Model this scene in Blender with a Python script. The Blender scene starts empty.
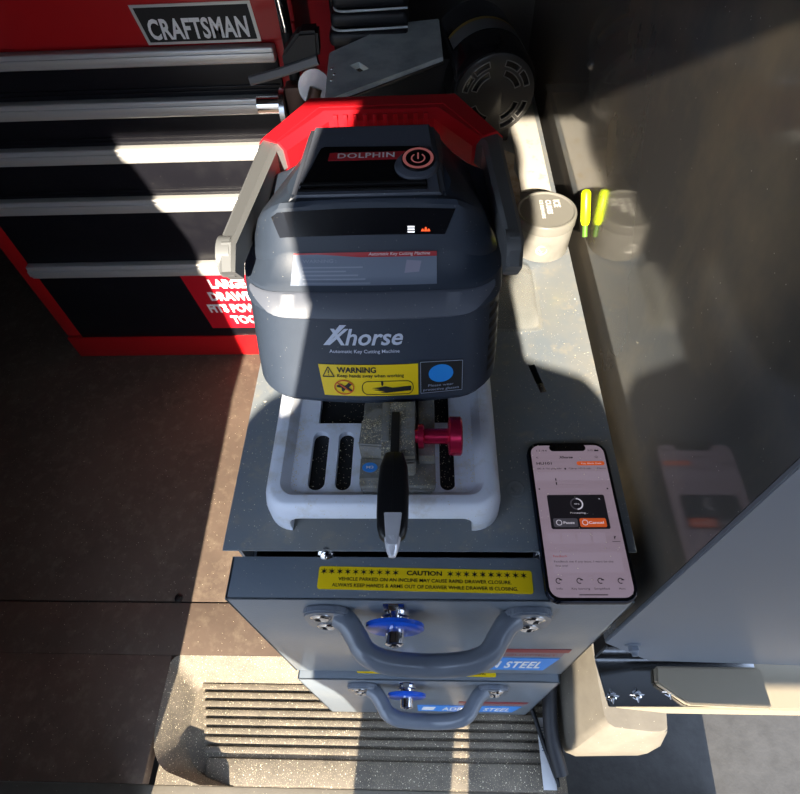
import bpy, bmesh, math, random
import numpy as np
from mathutils import Vector, Matrix
random.seed(7)
SC = bpy.context.scene
COL = SC.collection

# ---------------------------------------------------------------- camera, sky, sun, exposure
# units: metres; z = 0 is the cabinet's top plate, y = 0 its front edge, x right, y away from the viewer
cd = bpy.data.cameras.new('camera'); cam = bpy.data.objects.new('camera', cd); COL.objects.link(cam)
cd.sensor_width = 36.0; cd.sensor_fit = 'HORIZONTAL'; cd.lens = 36.0 * 573.3265 / 800.0
cd.clip_start = 0.02; cd.clip_end = 60
cR = Vector((0.99895284, 0.01970882, -0.04128912)); cU = Vector((0.00775638, 0.81644132, 0.57737632)); cF = Vector((-0.04508955, 0.57709196, -0.8154335))
CAM = Vector((0.00074924, -0.17709166, 0.48044476))
m4 = Matrix((cR, cU, -cF)).transposed().to_4x4(); m4.translation = CAM
cam.matrix_world = m4
SC.camera = cam

SUN_EL = math.radians(32.8); SUN_DRIFT = 0.08           # sun behind the viewer, shining along +y with a slight drift to +x
w = bpy.data.worlds.new('sky'); SC.world = w; w.use_nodes = True
nt = w.node_tree; bg = nt.nodes['Background']
tcw = nt.nodes.new('ShaderNodeTexCoord'); sxyz = nt.nodes.new('ShaderNodeSeparateXYZ'); rmp = nt.nodes.new('ShaderNodeValToRGB')
nt.links.new(tcw.outputs['Generated'], sxyz.inputs[0]); nt.links.new(sxyz.outputs['Z'], rmp.inputs[0]); nt.links.new(rmp.outputs[0], bg.inputs[0])
els = rmp.color_ramp.elements
els[0].position = 0.0; els[0].color = (.26, .29, .33, 1); els[1].position = 1.0; els[1].color = (.62, .80, 1.15, 1)
e_ = els.new(.35); e_.color = (.46, .56, .72, 1)
bg.inputs[1].default_value = 2.75
sd = bpy.data.lights.new('sun', 'SUN'); sun = bpy.data.objects.new('sun', sd); COL.objects.link(sun)
sd.energy = 12.5; sd.color = (1.0, 0.88, 0.70); sd.angle = math.radians(0.7)
trav = Vector((SUN_DRIFT, 1.0, -math.tan(SUN_EL))).normalized()
sun.rotation_euler = trav.to_track_quat('-Z', 'Y').to_euler()
SC.view_settings.view_transform = 'Standard'; SC.view_settings.look = 'None'
SC.view_settings.gamma = 1.0; SC.view_settings.use_curve_mapping = False
SC.view_settings.exposure = 0.72

# ---------------------------------------------------------------- materials
def lin(c):
    c = c / 255.0
    return c / 12.92 if c <= 0.04045 else ((c + 0.055) / 1.055) ** 2.4
def rgb(r, g, b): return (lin(r), lin(g), lin(b), 1.0)
MATS = {}
def mat(name, col, rough=0.5, metal=0.0, coat=0.0, noise=None, speck=None, bump=None, emit=None, trans=0.0, ior=1.45, spec=0.5, rnoise=None):
    """noise=(scale, colour2, contrast lo, hi); speck=(scale, colour, threshold); bump=(scale, strength)"""
    if name in MATS: return MATS[name]
    m = bpy.data.materials.new(name); m.use_nodes = True; MATS[name] = m
    t = m.node_tree; b = t.nodes['Principled BSDF']
    b.inputs['Base Color'].default_value = col; b.inputs['Roughness'].default_value = rough
    b.inputs['Metallic'].default_value = metal; b.inputs['Coat Weight'].default_value = coat
    b.inputs['Coat Roughness'].default_value = 0.12; b.inputs['IOR'].default_value = ior
    b.inputs['Transmission Weight'].default_value = trans; b.inputs['Specular IOR Level'].default_value = spec
    tc = t.nodes.new('ShaderNodeTexCoord'); src = None
    def ramp(fac, lo, hi):
        r = t.nodes.new('ShaderNodeMapRange'); r.inputs['From Min'].default_value = lo; r.inputs['From Max'].default_value = hi
        t.links.new(fac, r.inputs['Value']); return r.outputs[0]
    def mix(a, bcol, fac):
        x = t.nodes.new('ShaderNodeMix'); x.data_type = 'RGBA'
        if isinstance(a, tuple): x.inputs[6].default_value = a
        else: t.links.new(a, x.inputs[6])
        x.inputs[7].default_value = bcol; t.links.new(fac, x.inputs[0]); return x.outputs[2]
    cur = col
    if noise:
        for ns in (noise if isinstance(noise, list) else [noise]):
            n = t.nodes.new('ShaderNodeTexNoise'); n.inputs['Scale'].default_value = ns[0]; n.inputs['Detail'].default_value = 6; n.inputs['Roughness'].default_value = 0.65
            vec = tc.outputs['Object']
            if len(ns) > 4:
                mp = t.nodes.new('ShaderNodeMapping'); mp.inputs['Scale'].default_value = ns[4]; t.links.new(vec, mp.inputs[0]); vec = mp.outputs[0]
            t.links.new(vec, n.inputs['Vector'])
            cur = mix(cur, ns[1], ramp(n.outputs[0], ns[2], ns[3]))
    if speck:
        for sp in (speck if isinstance(speck, list) else [speck]):
            v = t.nodes.new('ShaderNodeTexVoronoi'); v.inputs['Scale'].default_value = sp[0]; t.links.new(tc.outputs['Object'], v.inputs['Vector'])
            cur = mix(cur, sp[1], ramp(v.outputs['Distance'], sp[2], sp[2] * 0.8))
    if not isinstance(cur, tuple): t.links.new(cur, b.inputs['Base Color'])
    if rnoise:
        n = t.nodes.new('ShaderNodeTexNoise'); n.inputs['Scale'].default_value = rnoise[0]; n.inputs['Detail'].default_value = 5
        t.links.new(tc.outputs['Object'], n.inputs['Vector'])
        r = t.nodes.new('ShaderNodeMapRange'); r.inputs['From Min'].default_value = 0.35; r.inputs['From Max'].default_value = 0.65
        r.inputs['To Min'].default_value = rnoise[1]; r.inputs['To Max'].default_value = rnoise[2]
        t.links.new(n.outputs[0], r.inputs['Value']); t.links.new(r.outputs[0], b.inputs['Roughness'])
    if bump:
        n = t.nodes.new('ShaderNodeTexNoise'); n.inputs['Scale'].default_value = bump[0]; n.inputs['Detail'].default_value = 4
        t.links.new(tc.outputs['Object'], n.inputs['Vector'])
        bp = t.nodes.new('ShaderNodeBump'); bp.inputs['Strength'].default_value = bump[1]; bp.inputs['Distance'].default_value = 0.002
        t.links.new(n.outputs[0], bp.inputs['Height']); t.links.new(bp.outputs[0], b.inputs['Normal'])
    if emit:
        b.inputs['Emission Color'].default_value = emit[0]; b.inputs['Emission Strength'].default_value = emit[1]
    return m

DUSTC = rgb(200, 185, 150)
M_GREY = mat('grey_enamel', rgb(110, 118, 126), 0.36, coat=0.15, noise=[(9, rgb(130, 129, 124), .42, .72), (60, rgb(146, 140, 126), .56, .8)], speck=[(260, rgb(190, 188, 180), .10)], bump=(220, .06))
M_GREYF = mat('grey_enamel_front', rgb(106, 116, 127), 0.30, coat=0.2, noise=[(8, rgb(122, 126, 130), .45, .75)], bump=(300, .08))
M_HAND = mat('grey_handle_enamel', rgb(104, 111, 122), 0.28, coat=0.4)
M_CHROME = mat('chrome', rgb(225, 226, 230), 0.08, 1.0)
M_STEEL = mat('bright_steel', rgb(190, 190, 192), 0.25, 1.0, bump=(150, .05))
M_BLUE = mat('blue_plastic', rgb(22, 84, 200), 0.3, coat=.3)
M_YEL = mat('yellow_label', rgb(240, 205, 20), 0.35)
M_BLK = mat('black_print', rgb(22, 21, 22), 0.5)
M_WHT = mat('white_print', rgb(230, 230, 232), 0.45)
M_LBLUE = mat('sky_blue_label', rgb(58, 140, 225), 0.35)
M_LRED = mat('dark_red_label', rgb(135, 40, 45), 0.4)
M_BODY = mat('dark_grey_plastic', rgb(46, 55, 69), 0.45, noise=(30, rgb(50, 59, 73), .4, .7), bump=(900, .05), speck=(190, rgb(150, 150, 146), .06))
M_BODYL = mat('mid_grey_plastic', rgb(82, 87, 99), 0.4, bump=(900, .05), speck=(210, rgb(165, 165, 160), .07))
M_HGREY = mat('handle_grey_plastic', rgb(104, 106, 108), 0.45)
M_RED = mat('red_plastic', rgb(204, 26, 38), 0.38, bump=(700, .03))
M_GLOSSB = mat('gloss_black', rgb(16, 16, 20), 0.16, coat=.3, speck=(260, rgb(110, 108, 105), .06))
M_MATB = mat('matt_black', rgb(24, 24, 26), 0.55)
M_SILV = mat('silver_paint', rgb(222, 229, 243), 0.38, metal=0, coat=.15, noise=(40, rgb(190, 186, 176), .5, .8), speck=(230, DUSTC, .09))
M_HOLE = mat('painted_recess_shade', rgb(14, 14, 16), 0.7, speck=(330, rgb(150, 140, 118), .16))
M_CLAMP = mat('clamp_steel', rgb(138, 139, 138), 0.4, .25, noise=(80, rgb(120, 112, 92), .45, .75), speck=(420, rgb(205, 190, 145), .18))
M_CRIM = mat('crimson_anodised', rgb(196, 36, 78), 0.26, .7)
M_NAMEP = mat('plate_grey', rgb(118, 128, 146), 0.3, .1)
M_FAINT = mat('faint_print', rgb(146, 155, 172), 0.4)
M_CHESTB = mat('chest_black', rgb(20, 20, 26), 0.34, spec=.3, speck=[(70, rgb(90, 88, 86), .035)], noise=(14, rgb(32, 32, 36), .5, .85))
M_CHESTR = mat('chest_red', rgb(178, 22, 28), 0.3, coat=.3)
M_ALU = mat('aluminium_rail', rgb(205, 206, 208), 0.38, .55, noise=(6, rgb(215, 212, 205), .4, .7, (1, 1, 30)))
M_STICKR = mat('red_sticker', rgb(190, 20, 38), 0.4)
M_FLOOR = mat('dusty_rubber_floor', rgb(98, 84, 74), 0.85, spec=.12, noise=[(5, rgb(84, 72, 64), .4, .7), (45, rgb(118, 105, 90), .5, .85)], speck=[(120, rgb(215, 200, 165), .07), (45, rgb(190, 180, 160), .04)], bump=(60, .25))
M_STEP = mat('sandy_step_plastic', rgb(112, 103, 90), 0.7, noise=[(30, rgb(92, 85, 74), .42, .7)], speck=[(170, rgb(235, 222, 190), .15), (420, rgb(210, 195, 160), .2)], bump=(120, .3))
M_TRIM = mat('beige_moulded_plastic', rgb(112, 106, 95), 0.6, noise=(25, rgb(103, 97, 87), .4, .7), speck=[(130, rgb(222, 210, 185), .06)], bump=(200, .1))
M_CREAM = mat('cream_plastic', rgb(142, 133, 116), 0.5)
def clear_mat():
    m = bpy.data.materials.new('clear_plastic'); m.use_nodes = True; t = m.node_tree; t.nodes.clear()
    o = t.nodes.new('ShaderNodeOutputMaterial'); mx = t.nodes.new('ShaderNodeMixShader'); tr_ = t.nodes.new('ShaderNodeBsdfTransparent'); g = t.nodes.new('ShaderNodeBsdfPrincipled')
    tr_.inputs[0].default_value = (.95, .95, .94, 1); g.inputs['Base Color'].default_value = (.8, .8, .78, 1); g.inputs['Roughness'].default_value = .08
    fr_ = t.nodes.new('ShaderNodeLayerWeight'); fr_.inputs[0].default_value = .22; ma = t.nodes.new('ShaderNodeMath'); ma.operation = 'MULTIPLY_ADD'; ma.inputs[1].default_value = .28; ma.inputs[2].default_value = .02
    t.links.new(fr_.outputs['Facing'], ma.inputs[0]); t.links.new(ma.outputs[0], mx.inputs[0]); t.links.new(tr_.outputs[0], mx.inputs[1]); t.links.new(g.outputs[0], mx.inputs[2]); t.links.new(mx.outputs[0], o.inputs[0])
    return m
M_RUBBER = mat('black_rubber', rgb(30, 31, 36), 0.5)
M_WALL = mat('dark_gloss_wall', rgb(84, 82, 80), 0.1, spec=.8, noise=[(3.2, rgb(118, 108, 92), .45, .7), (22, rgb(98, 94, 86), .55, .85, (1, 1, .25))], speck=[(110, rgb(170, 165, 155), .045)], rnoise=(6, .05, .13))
M_FLANGE = mat('blue_grey_flange', rgb(112, 120, 132), 0.4)
M_VAN = mat('van_inner_panel', rgb(70, 70, 72), 0.5)
M_VANOUT = mat('outer_panel_paint', rgb(150, 152, 156), 0.35, coat=.4)
M_GROUND = mat('asphalt', rgb(64, 63, 62), 0.85, noise=(25, rgb(54, 53, 52), .4, .7), bump=(90, .4))
M_MOTOR = mat('motor_black', rgb(20, 20, 24), 0.2, coat=.5, speck=(130, rgb(90, 88, 84), .05))
M_SANDP = mat('worn_grey_steel', rgb(212, 220, 222), 0.32, .1, noise=(16, rgb(160, 172, 180), .45, .72), speck=(150, rgb(200, 200, 195), .05))
M_BAND = mat('band_grey', rgb(104, 104, 106), 0.4)
M_CARD = mat('torn_grey_card', rgb(176, 166, 150), 0.9, noise=(50, rgb(140, 118, 80), .5, .75))
M_FROST = mat('frosted_plastic', rgb(150, 148, 142), 0.35, trans=.35, ior=1.4, noise=(60, rgb(138, 135, 128), .45, .7))
M_LID = mat('frosted_lid', rgb(128, 126, 120), 0.3, trans=.2, ior=1.4)
M_NEON = mat('neon_yellow', rgb(214, 240, 20), 0.35, emit=None)
M_GREEN = mat('green_plastic', rgb(80, 120, 40), 0.4)
M_SCREEN = mat('phone_screen', rgb(120, 108, 118), 0.16, emit=(rgb(205, 180, 196), .18), noise=(5, rgb(108, 98, 108), .45, .6, (1, 9, 1)))
M_DLG = mat('screen_dark', rgb(40, 37, 42), 0.16, emit=(rgb(60, 55, 62), .05))
M_SBTN = mat('screen_grey', rgb(95, 90, 96), 0.16, emit=(rgb(120, 112, 120), .08))
M_SORG = mat('screen_orange', rgb(190, 82, 40), 0.16, emit=(rgb(220, 95, 45), .3))
M_STXT = mat('screen_ink', rgb(42, 36, 44), 0.2)
M_SLT = mat('screen_pale', rgb(205, 198, 205), 0.2, emit=(rgb(220, 210, 220), .3))
M_SGRY = mat('screen_shade', rgb(112, 100, 112), 0.16, emit=(rgb(190, 170, 186), .24))
M_STRED = mat('screen_red', rgb(150, 50, 50), 0.2, emit=(rgb(190, 60, 60), .15))
M_PHONE = mat('phone_frame', rgb(30, 36, 52), 0.15, .7)
M_PHBLK = mat('phone_black_glass', rgb(10, 10, 14), 0.08)
M_LEDW = mat('led_white', rgb(235, 235, 235), 0.4, emit=(rgb(235, 235, 240), .8))
M_LEDO = mat('led_orange', rgb(235, 80, 40), 0.4, emit=(rgb(255, 90, 40), .8))
M_LEDP = mat('button_pink', rgb(190, 120, 118), 0.35, emit=(rgb(220, 120, 115), .12))
M_SHAVE = mat('brass_shavings', rgb(222, 212, 180), 0.3, .6)
M_SHIRT = mat('navy_shirt', rgb(45, 52, 70), .8); M_PANTS = mat('dark_trousers', rgb(40, 40, 44), .85); M_SKIN = mat('skin', rgb(190, 145, 120), .55); M_HAIR = mat('brown_hair', rgb(50, 38, 30), .7)

# ---------------------------------------------------------------- mesh helpers
def nb(): return bmesh.new()
def add_box(bm, lo, hi, bev=0.0, seg=2, taper=None):
    b = bmesh.new(); bmesh.ops.create_cube(b, size=1)
    for v in b.verts:
        v.co = Vector([lo[i] + (v.co[i] + .5) * (hi[i] - lo[i]) for i in range(3)])
    if bev > 0: bmesh.ops.bevel(b, geom=b.edges[:], offset=bev, segments=seg, profile=.6, affect='EDGES', clamp_overlap=True)
    merge(bm, b); return bm
def merge(bm, b, M=None):
    if M is not None: bmesh.ops.transform(b, matrix=M, verts=b.verts)
    me = bpy.data.meshes.new('t'); b.to_mesh(me); b.free(); bm.from_mesh(me); bpy.data.meshes.remove(me)
def box(lo, hi, bev=0.0, seg=2): return add_box(nb(), lo, hi, bev, seg)
def add_rings(bm, rings, cap=True, closed=True):
    vs = [[bm.verts.new(p) for p in r] for r in rings]; n = len(vs[0])
    for a, b in zip(vs[:-1], vs[1:]):
        for i in range(n if closed else n - 1):
            j = (i + 1) % n
            bm.faces.new((a[i], a[j], b[j], b[i]))
    if cap:
        bm.faces.new(list(reversed(vs[0]))); bm.faces.new(vs[-1])
    return bm
def frame_axis(d):
    d = Vector(d).normalized(); a = Vector((0, 0, 1)) if abs(d.z) < .9 else Vector((1, 0, 0))
    u = d.cross(a).normalized(); v = d.cross(u).normalized(); return u, v
def add_cyl(bm, p0, p1, r0, r1=None, n=28, cap=True):
    r1 = r0 if r1 is None else r1; p0 = Vector(p0); p1 = Vector(p1); u, v = frame_axis(p1 - p0)
    rings = [[p + r * (math.cos(2 * math.pi * k / n) * u + math.sin(2 * math.pi * k / n) * v) for k in range(n)] for p, r in ((p0, r0), (p1, r1))]
    b = bmesh.new(); add_rings(b, rings, cap); bmesh.ops.recalc_face_normals(b, faces=b.faces); merge(bm, b); return bm
def add_lathe(bm, p0, d, prof, n=32):
    """prof: list of (distance along d, radius)"""
    p0 = Vector(p0); d = Vector(d).normalized(); u, v = frame_axis(d)
    rings = [[p0 + s * d + max(r, 1e-5) * (math.cos(2 * math.pi * k / n) * u + math.sin(2 * math.pi * k / n) * v) for k in range(n)] for s, r in prof]
    b = bmesh.new(); add_rings(b, rings); bmesh.ops.recalc_face_normals(b, faces=b.faces); merge(bm, b); return bm
def smooth_path(pts, n=8):
    out = []; P = [Vector(p) for p in pts]; P = [2 * P[0] - P[1]] + P + [2 * P[-1] - P[-2]]
    for i in range(1, len(P) - 2):
        a, b, c, d = P[i - 1:i + 3]
        for k in range(n):
            t = k / n
            out.append(.5 * ((2 * b) + (c - a) * t + (2 * a - 5 * b + 4 * c - d) * t * t + (3 * b - a - 3 * c + d) * t ** 3))
    out.append(P[-2]); return out
def add_tube(bm, pts, r, n=14, flat=1.0, up=None):
    P = [Vector(p) for p in pts]; rings = []
    u0 = None
    for i, p in enumerate(P):
        d = (P[min(i + 1, len(P) - 1)] - P[max(i - 1, 0)]).normalized()
        if up is not None: u = d.cross(Vector(up)).normalized()
        elif u0 is None: u = frame_axis(d)[0]
        else: u = (u0 - d * u0.dot(d)).normalized()
        u0 = u; v = d.cross(u)
        rr = r[i] if isinstance(r, (list, tuple)) else r
        rings.append([p + rr * (math.cos(2 * math.pi * k / n) * u + flat * math.sin(2 * math.pi * k / n) * v) for k in range(n)])
    b = bmesh.new(); add_rings(b, rings); bmesh.ops.recalc_face_normals(b, faces=b.faces); merge(bm, b); return bm
def add_bar(bm, pts, wu, wv, up):
    """rectangular section swept along pts; wu across (perpendicular to up), wv along up"""
    P = [Vector(p) for p in pts]; rings = []
    for i, p in enumerate(P):
        d0 = (P[i] - P[i - 1]).normalized() if i else (P[1] - P[0]).normalized()
        d1 = (P[i + 1] - P[i]).normalized() if i < len(P) - 1 else d0
        d = (d0 + d1).normalized(); k = 1 / max(.5, d.dot(d0))
        u = d.cross(Vector(up)).normalized(); v = u.cross(d).normalized()
        a = wu[i] if isinstance(wu, (list, tuple)) else wu
        c = min(a, wv) * .22
        a2 = a / 2; b2 = wv / 2
        sec = [(a2 - c, -b2), (a2, -b2 + c), (a2, b2 - c), (a2 - c, b2), (-a2 + c, b2), (-a2, b2 - c), (-a2, -b2 + c), (-a2 + c, -b2)]
        rings.append([p + u * s * k + v * t for s, t in sec])
    b = bmesh.new(); add_rings(b, rings); bmesh.ops.recalc_face_normals(b, faces=b.faces); merge(bm, b); return bm
def add_prism(bm, poly, o, u, v, n, depth, bev=0.0):
    """poly (u, v) pairs on the plane at o, extruded by depth along n"""
    o, u, v, n = Vector(o), Vector(u), Vector(v), Vector(n)
    b = bmesh.new(); add_rings(b, [[o + u * p[0] + v * p[1] + n * s for p in poly] for s in (0, depth)])
    bmesh.ops.recalc_face_normals(b, faces=b.faces)
    if bev > 0: bmesh.ops.bevel(b, geom=b.edges[:], offset=bev, segments=2, affect='EDGES', clamp_overlap=True)
    merge(bm, b); return bm
def rrect(w, h, r, n=5, cx=0, cy=0):
    out = []
    for sx, sy, a0 in ((1, 1, 0), (-1, 1, 90), (-1, -1, 180), (1, -1, 270)):
        for k in range(n + 1):
            a = math.radians(a0 + 90 * k / n); out.append((cx + sx * (w / 2 - r) + r * math.cos(a), cy + sy * (h / 2 - r) + r * math.sin(a)))
    return out
def ellipse(a, b, n=28, cx=0, cy=0): return [(cx + a * math.cos(2 * math.pi * k / n), cy + b * math.sin(2 * math.pi * k / n)) for k in range(n)]
def link(o, parent=None):
    COL.objects.link(o)
    if parent is not None: o.parent = parent
    return o
def obj(name, pieces, parent=None, smooth=40, label=None):
    """pieces: list of (bmesh, material), joined into ONE mesh; coordinates are world ones"""
    if not isinstance(pieces, list): pieces = [pieces]
    root = parent
    off = Vector((0, 0, 0))
    p = parent
    while p is not None: off += p.location; p = p.parent
    me = bpy.data.meshes.new(name); out = bmesh.new(); mats = []
    for b, m in pieces:
        if m not in mats: mats.append(m)
        k = mats.index(m)
        for f in b.faces: f.material_index = k
        tmp = bpy.data.meshes.new('t'); b.to_mesh(tmp); b.free(); out.from_mesh(tmp); bpy.data.meshes.remove(tmp)
    if parent is None:
        lo = Vector([min(v.co[i] for v in out.verts) for i in range(3)]); hi = Vector([max(v.co[i] for v in out.verts) for i in range(3)])
        off = Vector(((lo.x + hi.x) / 2, (lo.y + hi.y) / 2, lo.z))
    for v in out.verts: v.co -= off
    out.to_mesh(me); out.free()
    for m in mats: me.materials.append(m)
    if smooth:
        me.shade_smooth()
        try: me.set_sharp_from_angle(angle=math.radians(smooth))
        except Exception: pass
    o = bpy.data.objects.new(name, me)
    if parent is None: o.location = off
    link(o, parent)
    if label: o['label'] = label
    return o
def thing(name, label, cat, loc, group=None):
    o = bpy.data.objects.new(name, None); o.empty_display_size = .03; o.location = loc; link(o)
    o['label'] = label; o['category'] = cat
    if group: o['group'] = group
    return o
def tag(o, label, cat, group=None, kind=None):
    o['label'] = label; o['category'] = cat
    if group: o['group'] = group
    if kind: o['kind'] = kind
    return o
def struct(name, pieces, smooth=40):
    o = obj(name, pieces, None, smooth); o['kind'] = 'structure'; return o
def text_bm(s, W, H, mapf, bold=0.0, shear=0.0, space=1.0, depth=0.0004, align='L'):
    """lettering filling W x H (H = cap height); mapf(u, v, d) -> world point, d along the outward normal"""
    cu = bpy.data.curves.new('t', 'FONT'); cu.body = s; cu.size = 1.0; cu.offset = bold; cu.shear = shear; cu.space_character = space
    cu.resolution_u = 3; cu.fill_mode = 'FRONT'
    o = bpy.data.objects.new('t', cu); COL.objects.link(o)
    dg = bpy.context.evaluated_depsgraph_get(); me = bpy.data.meshes.new_from_object(o.evaluated_get(dg))
    bpy.data.objects.remove(o); bpy.data.curves.remove(cu)
    b = bmesh.new(); b.from_mesh(me); bpy.data.meshes.remove(me)
    if not b.verts: return b
    xs = [v.co.x for v in b.verts]; ys = [v.co.y for v in b.verts]
    x0, x1 = min(xs), max(xs); y0, y1 = min(ys), max(ys)
    if s.upper() == s: yb0, yb1 = y0, y1
    else: yb0, yb1 = 0.0, .72
    sx = W / (x1 - x0); sy = H / max(1e-6, (yb1 - yb0))
    for v in b.verts:
        v.co = Vector(mapf((v.co.x - x0) * sx, (v.co.y - yb0) * sy, depth))
    bmesh.ops.recalc_face_normals(b, faces=b.faces)
    # make faces look outward
    if b.faces:
        n0 = Vector(mapf(0, 0, 1)) - Vector(mapf(0, 0, 0))
        for f in b.faces:
            if f.normal.dot(n0) < 0: f.normal_flip()
    return b
def plane_map(o, u, v):
    o, u, v = Vector(o), Vector(u).normalized(), Vector(v).normalized(); n = u.cross(v)
    return lambda a, b, d=0: o + u * a + v * b + n * d
def patch(mapf, poly, d0, d1):
    """a thin plate of the (u, v) outline, lying on a surface map from d0 to d1"""
    b = bmesh.new(); add_rings(b, [[Vector(mapf(p[0], p[1], d)) for p in poly] for d in (d0, d1)])
    bmesh.ops.recalc_face_normals(b, faces=b.faces); return b
def grid_patch(mapf, u0, u1, v0, v1, d, nu=24, nv=10, mask=None):
    b = bmesh.new(); g = [[b.verts.new(mapf(u0 + (u1 - u0) * i / nu, v0 + (v1 - v0) * j / nv, d)) for i in range(nu + 1)] for j in range(nv + 1)]
    for j in range(nv):
        for i in range(nu): b.faces.new((g[j][i], g[j][i + 1], g[j + 1][i + 1], g[j + 1][i]))
    return b
def boolean_cut(bm, cutters):
    me = bpy.data.meshes.new('a'); bm.to_mesh(me); bm.free(); o = bpy.data.objects.new('a', me); COL.objects.link(o)
    tmp = []
    for c in cutters:
        cm = bpy.data.meshes.new('c'); c.to_mesh(cm); c.free(); co = bpy.data.objects.new('c', cm); COL.objects.link(co); tmp.append(co)
        md = o.modifiers.new('b', 'BOOLEAN'); md.operation = 'DIFFERENCE'; md.object = co; md.solver = 'EXACT'
    dg = bpy.context.evaluated_depsgraph_get(); res = bpy.data.meshes.new_from_object(o.evaluated_get(dg))
    b = bmesh.new(); b.from_mesh(res)
    for t in tmp + [o]: bpy.data.objects.remove(t)
    return b
def add_loft_rect(bm, rings):
    b = bmesh.new(); add_rings(b, rings); bmesh.ops.recalc_face_normals(b, faces=b.faces); merge(bm, b); return bm

FLOOR = -0.69; STEPZ = -0.735

# ---------------------------------------------------------------- the setting
f = nb(); add_box(f, (-1.6, .1475, FLOOR - .03), (.62, 1.3, FLOOR), .002); add_box(f, (-1.6, .046, FLOOR - .03), (.62, .1445, FLOOR), .002)
add_box(f, (-1.6, -.16, FLOOR - .03), (-.492, .046, FLOOR), .002)
struct('floor', [(f, M_FLOOR), (box((-1.6, .1445, FLOOR - .03), (.62, .1475, FLOOR - .006)), M_RUBBER)])
# sunken ribbed step well by the door opening
def well_ring(ins, z):
    xl, xr, yb, yf = -.492 + ins, .232 - ins * .2, .046 - ins, -.16
    pts = [(xr, yf), (xr, yb)]
    r = .05
    for k in range(7):
        a = math.radians(90 + 90 * k / 6); pts.append((xl + r * .35 + r * .35 * math.cos(a), yb - r * .35 + r * .35 * math.sin(a)))
    for k in range(7):
        a = math.radians(180 + 75 * k / 6); pts.append((xl + .055 + .055 * math.cos(a), -.075 + .07 * math.sin(a)))
    pts.append((xl + .10, yf))
    return [(x, y, z) for x, y in pts]
wb = nb(); wr = [well_ring(0, FLOOR), well_ring(.006, FLOOR - .004), well_ring(.03, FLOOR - .022), well_ring(.042, STEPZ - .001), well_ring(.046, STEPZ - .004)]
vs = [[wb.verts.new(p) for p in r] for r in wr]
for a, b in zip(vs[:-1], vs[1:]):
    for i in range(len(a) - 1): wb.faces.new((a[i], a[i + 1], b[i + 1], b[i]))
add_box(wb, (-.49, -.16, STEPZ - .03), (.232, .04, STEPZ - .004))
for k in range(8):
    y = .004 - k * .0148
    xl = -.436 + (.004 * k if k < 4 else .004 * k)
    add_box(wb, (xl, y - .0098, STEPZ - .004), (.225, y, STEPZ + .004), .002)
add_box(wb, (-.40, -.158, STEPZ - .004), (.225, -.118, STEPZ + .002), .002)
struct('trim_1', [(wb, M_STEP)])
# corner piece that fills between the well's rounded corner and the floor on the left
struct('ground_outside', [(box((-6, -9, -1.10), (6, 3, -1.06)), M_GROUND), (box((-1.6, -.20, -1.08), (.62, -.16, STEPZ - .006), .004), M_TRIM)])
# right-hand steel partition: glossy side and a front flange
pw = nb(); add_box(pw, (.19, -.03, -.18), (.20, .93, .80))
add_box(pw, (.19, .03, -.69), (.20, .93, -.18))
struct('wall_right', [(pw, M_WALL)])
fl = nb(); add_prism(fl, [(.19, -.18), (.262, -.268), (.62, -.30), (.62, .80), (.19, .80)], (0, -.034, 0), (1, 0, 0), (0, 0, 1), (0, 1, 0), .004, .0008)
struct('trim_2', [(fl, M_FLANGE)])
struct('wall_back', [(box((-1.6, 1.25, FLOOR), (.62, 1.30, .8)), M_VAN), (box((-.155, .93, FLOOR), (.62, .95, .8)), M_VAN)])
struct('wall_left', [(box((-1.62, -.16, FLOOR), (-1.58, 1.3, .8)), M_VAN)])
roof = nb(); add_box(roof, (-1.62, -.40, .697), (.9, 1.3, .74), .004)
struct('ceiling', [(roof, M_VAN)])
# the van's side wall left of its door opening, and an unseen slab added on the right to shade the flange: their edges bound the sunlit strip
dl = nb(); add_prism(dl, [(-.497, -1.0), (-.497, -.516), (-.514, -.406), (-.56, -.12), (-.583, .335), (-.638, .545), (-.66, .75), (-1.7, .75), (-1.7, -1.0)], (0, -.20, 0), (1, 0, 0), (0, 0, 1), (0, -1, 0), .03, .003)
struct('wall_front', [(dl, M_VANOUT)])
dr = nb(); add_prism(dr, [(.145, .757), (.145, .12), (.150, .03), (.170, .0), (1.5, .0), (1.5, .757)], (0, -.5, 0), (1, 0, 0), (0, 0, 1), (0, -1, 0), .03, .003)
struct('added_shade_slab', [(dr, M_VANOUT)])

# ---------------------------------------------------------------- beige moulding, brackets and small things at lower right
tr = nb()
def tring(pts, z): return [(x, y, z) for x, y in pts]
p_low = [(.238, .20), (.238, -.085), (.245, -.098), (.262, -.104), (.372, -.101), (.396, -.090), (.412, -.070), (.416, -.02), (.416, .20)]
p_mid = [(.243, .20), (.243, -.085), (.250, -.096), (.266, -.102), (.365, -.099), (.388, -.089), (.404, -.070), (.410, -.02), (.410, .20)]
p_top = [(.275, .20), (.279, -.060), (.283, -.071), (.292, -.077), (.345, -.082), (.362, -.082), (.374, -.078), (.384, -.02), (.384, .20)]
add_loft_rect(tr, [tring(p_low, -.735), tring(p_low, -.68), tring(p_mid, -.655), tring(p_top, -.585), tring([(x + .004, min(y + .004, .20)) for x, y in p_top], -.579)])
struct('trim_3', [(tr, M_TRIM)], 30)
sl = nb(); add_tube(sl, smooth_path([(.232, .22, -.66), (.226, .05, -.665), (.217, -.02, -.675), (.216, -.08, -.69), (.226, -.135, -.70)], 6), .013, 12)
seal = obj('door_seal', [(sl, M_RUBBER)]); tag(seal, 'black rubber seal strip along the beige moulding at lower right', 'seal')
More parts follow.
